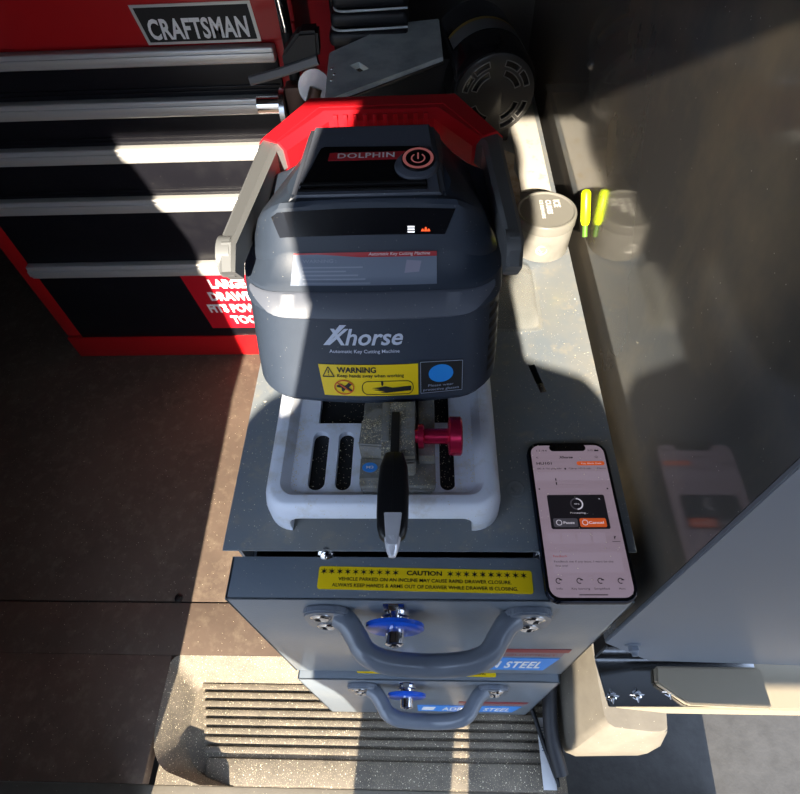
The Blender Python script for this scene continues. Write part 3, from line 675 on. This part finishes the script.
# carry handle folded back over the machine
HU = (0, .085, 1)
gp = nb()
for s_ in (-1, 1):
    hp = nb()
    arm = [(CX + .002 + s_ * .1110, .164, .168), (CX + .002 + s_ * .1115, .178, .178), (CX + s_ * .1120, .350, .1500), (CX + s_ * .1080, .364, .1480)]
    add_bar(hp, arm, [.012, .013, .020, .034], .030, HU)
    add_cyl(hp, (CX + s_ * .107, .178, .176), (CX + s_ * .1175, .178, .176), .0165, .0165, 28); add_cyl(hp, (CX + s_ * .1170, .178, .176), (CX + s_ * .1190, .178, .176), .0125, .0105, 28)
    obj('handle_arm', [(hp, M_HGREY)], mc)
grip = [(CX - .1080, .362, .1480), (CX - .0690, .430, .1465), (CX + .0690, .430, .1465), (CX + .1080, .362, .1480)]
add_bar(gp, grip, [.036, .048, .048, .036], .036, HU)
for k in range(10): add_box(gp, (CX - .050 + k * .0105, .4045, .148), (CX - .0455 + k * .0105, .4072, .166), .0006)
add_bar(gp, [(CX + (p[0] - CX) * .985, p[1] - .003, p[2] + .018) for p in grip], .008, .002, HU)
obj('grip', [(gp, M_RED)], mc, label='red grip of the carry handle')

# ---------------------------------------------------------------- car key in the clamp
ky = thing('car_key', 'black car key with chrome tip held in the steel clamp', 'key', (-.025, .02, .06))
fb = nb(); secs = []
for y, wx, hz in ((.0535, .0055, .0035), (.052, .0078, .005), (.040, .0112, .0066), (.022, .0122, .0072), (.000, .0120, .0072), (-.010, .0114, .0068), (-.017, .0094, .0060), (-.0205, .0055, .004)):
    secs.append([(-.0252 + x * 1.0, y, .0745 + z) for x, z in rrect(2 * wx, 2 * hz, min(wx, hz) * .6, 4)])
b2 = bmesh.new(); add_rings(b2, secs); bmesh.ops.recalc_face_normals(b2, faces=b2.faces); merge(fb, b2)
obj('fob', [(fb, mat('key_black', rgb(22, 23, 26), .38))], ky)
kl = nb(); add_tube(kl, [(-.0252, .051, .0813), (-.0252, -.010, .0815)], .0005, 6); add_box(kl, (-.0195, .0255, .079), (-.0172, .029, .0816), .0006); obj('seam', [(kl, M_MATB)], ky)
kb = box((-.0285, .052, .0725), (-.0215, .094, .0760), .0006); obj('blade', [(kb, mat('blade_steel', rgb(70, 70, 70), .4, .8))], ky)
kt = nb(); add_prism(kt, [(-.0068, .004), (.0068, .004), (.0045, -.0200), (.0028, -.0222), (-.0028, -.0222), (-.0045, -.0200)], (-.0245, -.004, .0800), (1, 0, 0), (0, 1, -.04), (0, 0, 1), .0024, .0006)
add_lathe(kt, (-.0245, -.019, .0775), (0, -1, 0), [(0, .0062), (.005, .0055), (.010, .0042), (.014, .0026), (.0145, 0)], 16)
obj('chrome_tip', [(kt, mat('satin_chrome', rgb(232, 234, 242), .15, .3))], ky)

# ---------------------------------------------------------------- smartphone
PX, PY, PA = .1324, .0294, math.radians(.43)
ph = thing('smartphone', 'smartphone showing an app screen, lying at the cabinet\'s front right corner', 'smartphone', (PX, PY, .0006))
pw_, pl_ = .0735, .1475
pu = Vector((math.cos(PA), math.sin(PA), 0)); pv = Vector((-math.sin(PA), math.cos(PA), 0)); PO = Vector((PX, PY, .0006))
fr = bmesh.new(); rings = []
for ins, z in ((.0012, 0), (0, .0012), (0, .0066), (.0010, .0078)):
    rings.append([PO + pu * x + pv * y + Vector((0, 0, z)) for x, y in rrect(pw_ - 2 * ins, pl_ - 2 * ins, .0115 - ins, 8)])
add_rings(fr, rings); bmesh.ops.recalc_face_normals(fr, faces=fr.faces)
obj('frame', [(fr, M_PHONE)], ph)
SW, SH = .0672, .1405
TOPZ = .0079
def smap(u, v, d=0):
    """u 0..1 from the left, v 0..1 from the top of the screen"""
    return PO + pu * ((u - .5) * SW) + pv * ((.5 - v) * SH) + Vector((0, 0, TOPZ + d))
gl = bmesh.new(); add_rings(gl, [[PO + pu * x + pv * y + Vector((0, 0, z)) for x, y in rrect(pw_ - .0026, pl_ - .0026, .0104, 8)] for z in (.0070, .0079)]); bmesh.ops.recalc_face_normals(gl, faces=gl.faces)
obj('glass', [(gl, M_PHBLK)], ph)
def srect(u0, v0, u1, v1, r, d, m):
    w_, h_ = (u1 - u0) * SW, (v1 - v0) * SH
    P = rrect(w_, h_, min(r, w_ * .49, h_ * .49), 5); cu, cv = (u0 + u1) / 2, (v0 + v1) / 2
    b = bmesh.new(); b.faces.new([b.verts.new(smap(cu + x / SW, cv - y / SH, d)) for x, y in P])
    if b.faces[:]: b.faces.ensure_lookup_table(); b.normal_update()
    if b.faces[0].normal.z < 0: b.faces[0].normal_flip()
    return (b, m)
def stext(s, u0, vbase, u1, hfrac, m, d=.0006, **k):
    return (text_bm(s, (u1 - u0) * SW, hfrac * SH, lambda a, b, dd: smap(u0 + a / SW, vbase - b / SH, d), **k), m)
S = [srect(0, 0, 1, 1, .0085, .0001, M_SCREEN), srect(.26, -.006, .76, .045, .0035, .0003, M_PHBLK)]
S += [stext('11:44', .08, .047, .22, .013, M_STXT), stext('5G', .78, .047, .85, .012, M_STXT), srect(.87, .036, .93, .047, .0005, .0003, M_STXT)]
S += [stext('Xhorse', .37, .100, .56, .017, M_STXT, bold=.03, shear=.25), stext('<', .06, .100, .09, .014, M_STXT), stext('Q', .86, .100, .90, .016, M_STXT)]
S += [stext('HU101', .055, .146, .26, .019, M_STXT, bold=.02), srect(.60, .122, .975, .152, .002, .0003, M_SORG), stext('Key Blade Data', .66, .143, .93, .010, M_SLT)]
S += [stext('BK: A The plug info', .06, .180, .38, .011, M_STXT), stext('Clamp: M3-B side', .48, .180, .78, .011, M_STXT), stext('Menu', .86, .180, .97, .010, M_STXT), srect(.42, .170, .445, .182, .0008, .0003, M_STXT)]
S.append(srect(.0, .195, 1, .26, .0005, .00015, M_SGRY))
for j in range(2):
    for k in range(12):
        v = .250 + j * .030 - (k * 7 % 3) * .002; u = .30 + k * .030
        S.append(srect(u, v, u + .008, v + .008, .0002, .0004, M_SGRY)); S.append(srect(u, v + .011, u + .006, v + .013, .0001, .0004, M_STXT))
S.append(srect(.275, .245, .290, .262, .0002, .0004, M_STXT)); S.append(srect(.275, .272, .290, .292, .0002, .0004, M_STXT))
for k in range(14): S.append(srect(.18 + k * .04, .322 - (k * 5 % 4) * .003, .215 + k * .04, .326 - (k * 5 % 4) * .003, .0001, .0004, M_SGRY))
S += [srect(.035, .315, .055, .325, .0004, .0004, M_STXT), srect(.93, .315, .95, .325, .0004, .0004, M_STXT)]
S += [srect(.13, .362, .875, .590, .0016, .0004, M_DLG)]
def sring(cu, cv, r, t, a0, a1, m, d=.0008, n=30):
    b = bmesh.new(); A = [math.radians(a0 + (a1 - a0) * k / n) for k in range(n + 1)]
    o = [b.verts.new(smap(cu + r * math.cos(a) / SW, cv - r * math.sin(a) / SH, d)) for a in A]; i = [b.verts.new(smap(cu + (r - t) * math.cos(a) / SW, cv - (r - t) * math.sin(a) / SH, d)) for a in A]
    for k in range(n): b.faces.new((i[k], o[k], o[k + 1], i[k + 1]))
    return (b, m)
S += [sring(.50, .425, .0056, .0012, -90, 90, M_SLT), sring(.50, .425, .0056, .0012, 90, 270, M_SBTN), stext('45%', .465, .430, .535, .009, M_SLT, .0008)]
S += [stext('Processing...', .40, .490, .62, .011, M_SLT, .0008), stext('x', .79, .395, .815, .010, M_SLT, .0008)]
S += [srect(.165, .520, .475, .578, .0014, .0006, M_SBTN), srect(.500, .520, .835, .578, .0014, .0006, M_SORG)]
S += [stext('Pause', .29, .557, .43, .016, M_SLT, .0009, bold=.02), stext('Cancel', .61, .557, .80, .016, M_SLT, .0009, bold=.02), sring(.235, .549, .0026, .0006, 0, 360, M_SLT, .0009), sring(.565, .549, .0026, .0006, 0, 360, M_SLT, .0009)]
for k in range(4): S.append(srect(.06 + k * .19, .612, .22 + k * .19, .680, .0006, .00025, M_SGRY))
S += [stext('?', .885, .655, .915, .020, M_STXT, .0006, bold=.02), srect(.86, .668, .96, .671, .0001, .0004, M_STXT)]
S.append(srect(.08, .735, .93, .855, .0012, .0003, M_SGRY))
S += [stext('Feedback', .10, .765, .27, .013, M_STRED), stext('Feedback me if any issue, I want be the', .10, .797, .82, .012, M_STXT), stext('first one!', .11, .822, .26, .012, M_STXT)]
for u, s_ in ((.12, 'Info'), (.37, 'Key learning'), (.62, 'Simplified'), (.86, 'More')):
    hw = .012 * len(s_); S.append(stext(s_, u - hw * .75, .955, u + hw * .75, .011, M_STXT))
    S += [sring(u, .905, .0024, .0007, 30, 300, M_STXT, .0006, 16), srect(u + .01, .896, u + .045, .902, .0003, .0005, M_STXT)]
S.append(srect(.34, .982, .68, .987, .0003, .0005, M_STXT))
obj('screen', S, ph, 0, label='lit screen showing HU101 and a dark dialog with Pause and Cancel')

# ---------------------------------------------------------------- things at the back right of the cabinet
jar = thing('plastic_jar', 'round frosted plastic jar with embossed lid standing against the dark wall', 'jar', (.1435, .392, 0))
j = nb(); add_lathe(j, (.1435, .392, .0004), (0, 0, 1), [(0, .0315), (.002, .0335), (.020, .0340), (.040, .0345), (.0415, .0335), (.0405, .0320), (.020, .0315), (.003, .031)], 48); obj('jar_body', [(j, M_FROST)], jar)
l = nb(); add_lathe(l, (.1435, .392, .0405), (0, 0, 1), [(0, .0345), (.001, .0356), (.0115, .0356), (.0130, .0346), (.0134, .0328), (.0118, .0310), (.0114, .0)], 48)
pm = plane_map((.150, .413, .0523), (0, -1, 0), (1, 0, 0))
lt = [(l, M_LID)]
LT = mat('lid_emboss', rgb(226, 224, 218), .3)
for i_, (s_, wd, of) in enumerate((('ICE', .014, -.001), ('CUBES', .026, -.010), ('ICE BREAKERS', .034, -.017))):
    lt.append((text_bm(s_, wd, (.008, .0065, .004)[i_], lambda a, b, d, of=of: pm(a + .002, b + of + .004, .0003), bold=.03), LT))
obj('lid', lt, jar, label='grey lid with raised lettering')
pm = plane_map((.1385, .3590, .021), (1, 0, 0), (0, 0, 1))
e = nb(); add_tube(e, [pm(.006 * math.cos(a), .006 * math.sin(a), .0002) for a in [2 * math.pi * k / 20 for k in range(21)]], .0009, 6); add_tube(e, [pm(-.003, .001), pm(0, -.003), pm(.004, .004)], .0008, 6)
obj('raised_emblem', [(e, LT)], jar)
bx = thing('blister_case', 'empty clear plastic blister case beside the machine on the cabinet top', 'plastic case', (.10, .30, 0))
M_CLEAR = clear_mat()
c = nb(); secs = []
for z, i_ in ((.0006, 0), (.014, .003), (.017, .006)):
    secs.append([(x, y, z) for x, y in rrect(.072 - 2 * i_, .092 - 2 * i_, .010, 5, .092, .300)])
b2 = bmesh.new(); add_rings(b2, secs, cap=False); b2.faces.new([v for v in b2.verts][-24:]); bmesh.ops.recalc_face_normals(b2, faces=b2.faces); bmesh.ops.solidify(b2, geom=b2.faces[:], thickness=.0008); merge(c, b2)
obj('shell', [(c, M_CLEAR)], bx)
c = nb(); add_prism(c, rrect(.080, .100, .010, 5, .092, .300), (0, 0, .0003), (1, 0, 0), (0, 1, 0), (0, 0, 1), .0009); obj('flange', [(c, M_CLEAR)], bx)
pn = nb(); a_, b_ = Vector((.1800, .381, .086)), Vector((.1835, .362, .050))
dd = (b_ - a_).normalized(); add_lathe(pn, a_ - dd * .001, dd, [(0, .0012), (.0008, .0036), (.004, .0054), (.034, .0054), (.0385, .0040), (.0400, .0012)], 18)
p2 = nb(); add_cyl(p2, b_ + dd * -.004, b_ + dd * .010, .0030, .0030, 14)
pen = thing('highlighter', 'neon yellow highlighter wedged between the jar and the glossy wall', 'pen', b_)
obj('cap', [(pn, M_NEON)], pen); obj('clip', [(p2, M_GREEN)], pen, label='dull green end')
c = nb(); P = [(.150, .495), (.156, .492), (.178, .492), (.1785, .494)]
add_box(c, (.132, .500, .0004), (.172, .760, .0012), .0003)  # pale strip paints in sunlight on the dusty cabinet top
o = obj('sunlit_strip', [(c, mat('sunlit_dusty_tone', rgb(172, 168, 160), .8, noise=(40, rgb(160, 140, 96), .55, .8)))]); tag(o, 'pale strip painting sunlight on the dusty cabinet top under the black motor at the wall', 'sunlit patch')
c = nb(); P = [(.098, .47), (.128, .475), (.131, .52), (.126, .55), (.131, .585), (.112, .60), (.104, .56), (.109, .53)]
add_prism(c, P, (0, 0, .0008), (1, 0, 0), (0, 1, 0), (0, 0, 1), .004, .0008)
o = obj('torn_card', [(c, M_CARD)]); tag(o, 'torn piece of brownish card in front of the black motor', 'card')

# bench sander with its motor
bs = thing('bench_sander', 'black bench sander with vented motor and worn steel work table behind the machine', 'sander', (.03, .66, 0))
MX, MY, MZ, MR = .096, .600, .081, .0600
m_ = nb(); add_lathe(m_, (MX, MY, MZ), (-.16, 1, 0), [(0, MR - .014), (.001, MR - .010), (.006, MR - .003), (.014, MR), (.150, MR), (.160, MR - .01), (.166, .02), (.166, 0)], 56); obj('motor', [(m_, M_MOTOR)], bs)
d = Vector((-.16, 1, 0)).normalized(); FU = Vector((1, .16, 0)).normalized(); FV = Vector((0, 0, 1))
def face(a, b, dd=0): return Vector((MX, MY, MZ)) + FU * a + FV * b - d * dd
fc = bmesh.new(); add_rings(fc, [[face(x, y, s) for x, y in ellipse(r, r, 56)] for r, s in ((MR - .006, -.006), (MR - .006, .001), (MR - .010, .003))]); bmesh.ops.recalc_face_normals(fc, faces=fc.faces)
def arc_slot(r, a0, a1, w_):
    n = 10; A = [math.radians(a0 + (a1 - a0) * k / n) for k in range(n + 1)]
    P = [((r + w_) * math.cos(a), (r + w_) * math.sin(a)) for a in A] + [((r - w_) * math.cos(a), (r - w_) * math.sin(a)) for a in reversed(A)]
    c = bmesh.new(); add_rings(c, [[face(x, y, s) for x, y in P] for s in (-.003, .02)]); bmesh.ops.recalc_face_normals(c, faces=c.faces); return c
cuts = []
for a0 in (15, 105, 195, 285):
    cuts += [arc_slot(.043, a0, a0 + 26, .0032), arc_slot(.043, a0 + 34, a0 + 60, .0032), arc_slot(.031, a0 + 5, a0 + 55, .0030)]
fc = boolean_cut(fc, cuts)
obj('end_cap', [(fc, mat('end_cap_black', rgb(58, 57, 57), .24))], bs)
rim = nb()
for a0 in (15, 105, 195, 285):
    for r_, b0, b1 in ((.043, a0, a0 + 26), (.043, a0 + 34, a0 + 60), (.031, a0 + 5, a0 + 55)):
        A = [math.radians(b0 - 1 + (b1 - b0 + 2) * k / 10) for k in range(11)]; Q = [face((r_ + .0038) * math.cos(a), (r_ + .0038) * math.sin(a), .0032) for a in A] + [face((r_ - .0038) * math.cos(a), (r_ - .0038) * math.sin(a), .0032) for a in reversed(A)]
        add_tube(rim, Q + [Q[0]], .0007, 6)
obj('slot_rim', [(rim, mat('rim_grey', rgb(120, 118, 116), .3))], bs)
bk = nb(); add_lathe(bk, face(0, 0, -.0026), -d, [(0, MR - .008), (.0005, MR - .008)], 40); obj('fan_guard', [(bk, mat('guard_steel', rgb(205, 198, 186), .4))], bs)
bnd = bmesh.new(); A = [math.radians(25 + 115 * k / 20) for k in range(21)]
g = [[bnd.verts.new(Vector((MX, MY, MZ)) + d * s + (FU * math.cos(a) + FV * math.sin(a)) * (MR + .0008)) for a in A] for s in (.055, .085)]
for k in range(20): bnd.faces.new((g[0][k], g[0][k + 1], g[1][k + 1], g[1][k]))
bnd2 = bmesh.new(); g = [[bnd2.verts.new(Vector((MX, MY, MZ)) + d * s + (FU * math.cos(a) + FV * math.sin(a)) * (MR + .0009)) for a in A] for s in (.085, .092)]
for k in range(20): bnd2.faces.new((g[0][k], g[0][k + 1], g[1][k + 1], g[1][k]))
obj('rating_band', [(bnd, M_BAND), (bnd2, mat('band_yellow', rgb(150, 120, 40), .4))], bs)
for s_, a in ((.05, 8), (.06, 172)):
    q = nb(); cpos = Vector((MX, MY, MZ)) + d * s_ + (FU * math.cos(math.radians(a)) + FV * math.sin(math.radians(a))) * MR
    add_lathe(q, cpos, FU * math.cos(math.radians(a)) + FV * math.sin(math.radians(a)), [(0, .006), (.003, .006), (.004, .004), (.006, .003), (.0062, 0)], 14); obj('motor_screw', [(q, M_STEEL)], bs)
ft = nb(); add_box(ft, (.045, .625, .0003), (.125, .730, .024), .004); obj('foot', [(ft, M_MATB)], bs)
hs = nb(); add_box(hs, (-.105, .640, .0003), (.045, .760, .112), .006); add_tube(hs, [(-.06, .70, .06), (.05, .68, .08)], .030, 20); obj('housing', [(hs, M_MATB)], bs)
tp = nb(); add_prism(tp, [(-.121, .523), (.027, .628), (.024, .745), (-.040, .735), (-.127, .652)], (0, 0, .112), (1, 0, 0), (0, 1, 0), (0, 0, 1), .008, .0012)
tc_ = box((-.0075, -.012, .1), (.0075, .012, .13)); bmesh.ops.transform(tc_, matrix=Matrix.Translation((-.083, .608, 0)) @ Matrix.Rotation(math.radians(36), 4, 'Z'), verts=tc_.verts)
tp = boolean_cut(tp, [tc_]); obj('work_table', [(tp, M_SANDP)], bs, label='worn steel work table with square hole')
rl = nb(); add_tube(rl, [(-.121, .521, .1135), (.027, .626, .1135)], .0022, 8); obj('table_edge', [(rl, M_STEEL)], bs)
for x, y in ((-.117, .575), (-.115, .59), (-.119, .605)):
    q = nb(); add_lathe(q, (x, y, .120), (0, 0, 1), [(0, .0024), (.001, .002), (.0012, 0)], 10); obj('table_screw', [(q, M_STEEL)], bs)
bh = nb()
for k in range(3): add_box(bh, (-.132 + k * .004, .700 + k * .004, .105 + k * .022), (-.02, .785, .124 + k * .022), .008, 3)
obj('belt_guard', [(bh, M_RUBBER)], bs)
rm = nb(); add_tube(rm, smooth_path([(-.128, .74, .127), (-.122, .703, .127), (-.08, .698, .128), (-.02, .699, .129)], 6), .0016, 8); add_tube(rm, smooth_path([(-.124, .75, .149), (-.118, .708, .149), (-.08, .702, .150), (-.02, .703, .151)], 6), .0016, 8)
obj('belt_rim', [(rm, M_SANDP)], bs)

# bar clamp standing between the chest and the cabinet
bc = thing('bar_clamp', 'dark bar clamp with silver ring eye standing between red chest and sander', 'clamp', (-.192, .735, FLOOR))
q = nb(); add_tube(q, [(-.2025, .745, FLOOR + .003), (-.199, .742, .20)], .0085, 14); obj('bar', [(q, M_MATB)], bc)
q = nb(); add_tube(q, [(-.197, .728, .118), (-.203, .716, .24)], .0055, 12); obj('bright_rod', [(q, M_CHROME)], bc)
q = nb(); add_prism(q, [(-.026, -.018), (.028, -.012), (.030, .022), (.002, .028), (-.026, .008)], (-.176, .722, .100), (1, 0, .25), (0, .1, 1), (0, -1, 0), .030, .004); obj('jaw', [(q, M_MATB)], bc)
q = nb(); add_bar(q, [(-.255, .69, .068), (-.205, .69, .079), (-.150, .69, .094)], .013, .011, (0, -1, .4)); obj('lever', [(q, M_BAND)], bc)
q = nb(); add_lathe(q, (-.163, .700, .052), (.15, -1, .35), [(0, .011), (0, .024), (.010, .024), (.010, .011)], 28); obj('ring_eye', [(q, M_STEEL)], bc)
q = nb(); add_tube(q, smooth_path([(-.160, .69, .054), (-.168, .682, .036), (-.184, .684, .010), (-.196, .69, -.03)], 5), [.0095] * 16, 12); obj('hook_pin', [(q, mat('rusty_steel', rgb(86, 66, 58), .5, .5))], bc)
q = nb(); add_cyl(q, (-.262, .725, .014), (-.222, .725, .014), .013, .013, 20); obj('screw_end', [(q, M_CHROME)], bc)
q = nb(); add_lathe(q, (-.224, .725, .008), (1, 0, 0), [(0, .030), (.008, .030), (.009, .026)], 28); obj('washer', [(q, M_STEEL)], bc)
q = nb(); add_box(q, (-.214, .712, -.03), (-.186, .74, .045), .006); obj('slider', [(q, mat('rusty_steel', rgb(86, 66, 58), .5, .5))], bc)

# ---------------------------------------------------------------- red and black tool chest
ch = thing('tool_chest', 'red and black tool chest with bright aluminium drawer rails standing on the floor', 'tool chest', (-.55, 1.0, FLOOR))
CL, CRt = -.93, -.197
q = nb(); add_box(q, (CL, .806, FLOOR + .001), (CRt, 1.2, .32), .004); add_box(q, (CRt - .036, .798, -.61), (CRt, .81, .10), .002); add_box(q, (CL, .798, -.61), (CL + .036, .81, .10), .002)
obj('frame', [(q, M_CHESTR)], ch)
q = nb(); add_box(q, (CL - .004, .793, FLOOR + .001), (CRt + .004, .81, -.615), .004); obj('plinth', [(q, M_CHESTR)], ch)
q = nb(); add_box(q, (CL, .793, .079), (CRt - .020, .81, .30), .004)
top = obj('top_lid', [(q, M_CHESTR)], ch)
rails = [(.050, .074, .079), (-.033, -.005, .048), (-.119, -.090, -.036), (-.228, -.197, -.122), (-.398, -.364, -.231)]
for k, (zb, zt, ztop) in enumerate(rails):
    zlow = rails[k + 1][1] - .004 if k < 4 else -.618
    q = nb(); add_box(q, (CL + .036, .797, zlow), (CRt - .037, .812, zb + .004), .003)
    if k < 3: add_box(q, (CL + .04, .7945, zlow + .010), (CRt - .041, .799, zlow + .013), .001); add_box(q, (CL + .04, .7945, zlow + .018), (CRt - .041, .799, zlow + .020), .001)
    dr_ = obj('drawer', [(q, M_CHESTB)], ch)
    q = nb(); add_box(q, (CL + .036, .782, zb), (CRt - .037, .800, zt), .004, 3); add_box(q, (CL + .036, .779, zb + (zt - zb) * .25), (CRt - .037, .785, zb + (zt - zb) * .7), .002)
    obj('rail_pull', [(q, M_ALU)], dr_)
pm = plane_map((-.436, .7928, .079), (1, 0, 0), (0, 0, 1))
bd_ = [(patch(pm, [(.004, .000), (.184, .000), (.179, .056), (-.006, .056)], .0001, .0012), M_ALU), (patch(pm, [(.0085, .004), (.1785, .004), (.1745, .052), (.000, .052)], .0012, .0018), M_MATB)]
bd_.append((text_bm('CRAFTSMAN', .156, .030, lambda a, b, d: pm(.0125 + a, .007 + b, .0024), bold=.03, space=1.05), mat('badge_silver', rgb(240, 240, 242), .35)))
obj('badge', bd_, ch, label='black badge lettered CRAFTSMAN')
pm = plane_map((-.56, .7968, -.585), (1, 0, 0), (0, 0, 1))
st = [(patch(pm, [(.022, .0), (.36, .0), (.33, .186), (.002, .186), (.000, .180)], .0001, .0010), M_STICKR)]
for s_, x, z, w_ in (('LARGE', .062, .136, .086), ('DRAWER', .050, .096, .122), ('FITS POWER', .036, .056, .150), ('TOOLS', .082, .016, .092)):
    st.append((text_bm(s_, w_, .029, lambda a, b, d, x=x, z=z: pm(x + a - b * .12, z + b, .0016), bold=.05), M_WHT))
obj('drawer_sticker', st, ch, label='red sticker with white block lettering')

# ---------------------------------------------------------------- loose metal shavings scattered by the cutter
sv = bmesh.new(); R = random.Random(3)
def flake(x, y, z, s):
    a = R.random() * 6.28; t = [Vector((math.cos(a + k * 2.1), math.sin(a + k * 2.1), 0)) * s * (.6 + .7 * R.random()) for k in range(3)]
    v = [sv.verts.new((x + p.x, y + p.y, z)) for p in t] + [sv.verts.new((x, y, z + s * .6))]
    for i, j, k in ((0, 1, 3), (1, 2, 3), (2, 0, 3), (2, 1, 0)): sv.faces.new((v[i], v[j], v[k]))
for k in range(420):
    x = R.uniform(.07, .176) if R.random() < .72 else R.uniform(-.176, -.147); y = R.uniform(.003, .33)
    if .094 < x and y < .105: continue
    flake(x, y, .0001, R.uniform(.00025, .0008))
for k in range(90): flake(R.uniform(-.16, .09), R.uniform(-.039, -.006), -.0049, R.uniform(.0002, .0006))
for k in range(420):
    x = R.gauss(-.01, .045)
    if -.125 < x < .045: flake(x, R.uniform(.036, .125), .0301 if not (-.056 < x < .008) else .0442, R.uniform(.0003, .0008))
for k in range(380): flake(R.uniform(-.036, -.009), R.uniform(.055, .105), .0736, R.uniform(.0003, .0008))
for k in range(240): flake(R.uniform(-.054, -.037), R.uniform(.068, .092), .0681, R.uniform(.0003, .0007))
for k in range(160): flake(R.gauss(.044, .003), R.uniform(.05, .11), .0302, R.uniform(.0003, .0008))
for k in range(160): flake(R.gauss(-.117, .003), R.uniform(.04, .115), .0302, R.uniform(.0003, .0008))
for k in range(60):
    u, v = R.random(), R.random(); p = smap(u, v, .0006); flake(p.x, p.y, p.z, R.uniform(.0002, .0007))
o = obj('metal_shavings', [(sv, M_SHAVE)], None, 0); tag(o, 'fine brassy metal shavings scattered over cabinet top, tray and clamp', 'metal shavings', kind='stuff')

# ---------------------------------------------------------------- the photographer, standing behind the viewpoint with the sun at their back
def skin_mesh(verts, edges, radii, root, lv=1):
    me = bpy.data.meshes.new('s'); me.from_pydata([Vector(v) for v in verts], edges, []); o = bpy.data.objects.new('s', me); COL.objects.link(o)
    md = o.modifiers.new('k', 'SKIN'); sd_ = me.skin_vertices[0].data
    for i, r in enumerate(radii): sd_[i].radius = (r, r) if not isinstance(r, tuple) else r; sd_[i].use_root = (i == root)
    s_ = o.modifiers.new('u', 'SUBSURF'); s_.levels = lv
    dg = bpy.context.evaluated_depsgraph_get(); res = bpy.data.meshes.new_from_object(o.evaluated_get(dg)); b = bmesh.new(); b.from_mesh(res); bpy.data.objects.remove(o); return b
V = []; Ed = []; Rd = []
def jv(p, r, par=None):
    V.append(p); Rd.append(r)
    if par is not None: Ed.append((par, len(V) - 1))
    return len(V) - 1
DX = -.052                                                    # the sun drifts right on its way, so the body stands a little left of its shadow
hip = jv((DX + .035, -.56, .02), (.190, .11)); waist = jv((DX + .02, -.52, .16), (.180, .10), hip); chest = jv((DX + .005, -.47, .30), (.125, .10), waist)
neck0 = jv((DX + .010, -.435, .405), (.080, .070), chest); neck1 = jv((DX + .008, -.415, .47), (.082, .070), neck0)
head0 = jv((DX + .008, -.40, .535), (.128, .108), neck1); head1 = jv((DX + .008, -.405, .63), (.116, .112), head0); head2 = jv((DX + .008, -.415, .69), (.088, .080), head1)
for sx in (-1, 1):
    sh = jv((DX + sx * .150, -.46, .350), (.068, .066), chest); el = jv((DX + sx * .150, -.40, .13), (.052, .050), sh)
    fa = jv((DX + .01 + sx * .085, -.29, .30), (.030, .030), el); wr_ = jv((DX + .015 + sx * .062, -.235, .405), (.022, .026), fa); hd = jv((DX + .02 + sx * .055, -.215, .455), (.020, .026), wr_)
    for k in range(4):
        f0 = jv((DX + .02 + sx * (.056 - k * .001), -.212 + .004 * k, .478 + .012 * k), (.0085, .0085), hd); jv((DX + .02 + sx * .034, -.205 + .006 * k, .486 + .013 * k), (.0075, .0075), f0)
    t0 = jv((DX + .02 + sx * .040, -.226, .470), (.0095, .0095), hd); jv((DX + .02 + sx * .026, -.222, .487), (.008, .008), t0)
for sx, hx_, kx, ax in ((-1, -.022, -.026, -.034), (1, .172, .176, .182)):
    th = jv((DX + hx_, -.56, -.13), (.122, .105), hip); kn_ = jv((DX + kx, -.54, -.58), (.112, .090), th); an = jv((DX + ax, -.57, -.98), (.075, .065), kn_); jv((DX + ax, -.45, -1.03), (.042, .030), an)
pbm = skin_mesh(V, Ed, Rd, hip, 2)
per = bpy.data.objects.new('person', None); per.location = (DX, -.55, -1.06); link(per); tag(per, 'person in navy shirt and dark trousers standing outside holding up a phone', 'person')
parts = {0: nb(), 1: nb(), 2: nb()}
me = bpy.data.meshes.new('body')
for v in pbm.verts: v.co -= per.location
for f_ in pbm.faces:
    c_ = f_.calc_center_median() + per.location
    f_.material_index = 1 if c_.z < .04 else (2 if (c_.z > .45 or (c_.y > -.25)) else 0)
pbm.to_mesh(me); pbm.free()
for m_ in (M_SHIRT, M_PANTS, M_SKIN): me.materials.append(m_)
me.shade_smooth(); bo = bpy.data.objects.new('body', me); link(bo, per)
hr = nb(); bmesh.ops.create_uvsphere(hr, u_segments=24, v_segments=14, radius=1)
for v in hr.verts: v.co = Vector((DX + .008 + v.co.x * .106, -.422 + v.co.y * .110, .640 + v.co.z * .112))
bmesh.ops.delete(hr, geom=[v for v in hr.verts if v.co.z < .60 or (v.co.y > -.37 and v.co.z < .68)], context='VERTS')
obj('hair', [(hr, M_HAIR)], per)
for sx in (-1, 1):
    fcm = nb()
    e_ = bmesh.new(); bmesh.ops.create_uvsphere(e_, u_segments=12, v_segments=8, radius=.011); merge(fcm, e_, Matrix.Translation((DX + .008 + sx * .032, -.318, .60)))
    obj('eye', [(fcm, M_WHT)], per)
ns = nb(); add_tube(ns, [(DX + .008, -.318, .60), (DX + .008, -.298, .560), (DX + .008, -.312, .552)], [.007, .012, .009], 10); obj('nose', [(ns, M_SKIN)], per)
hp_ = thing('smartphone', 'dark smartphone held up in both hands by the person outside', 'smartphone', CAM - cF * .016)
b2 = bmesh.new(); add_rings(b2, [[CAM - cF * (.012 + t) + cR * (x) + cU * (y - .045) for x, y in rrect(.072, .147, .011, 6)] for t in (0, .008)]); bmesh.ops.recalc_face_normals(b2, faces=b2.faces)
obj('case', [(b2, M_PHONE)], hp_)
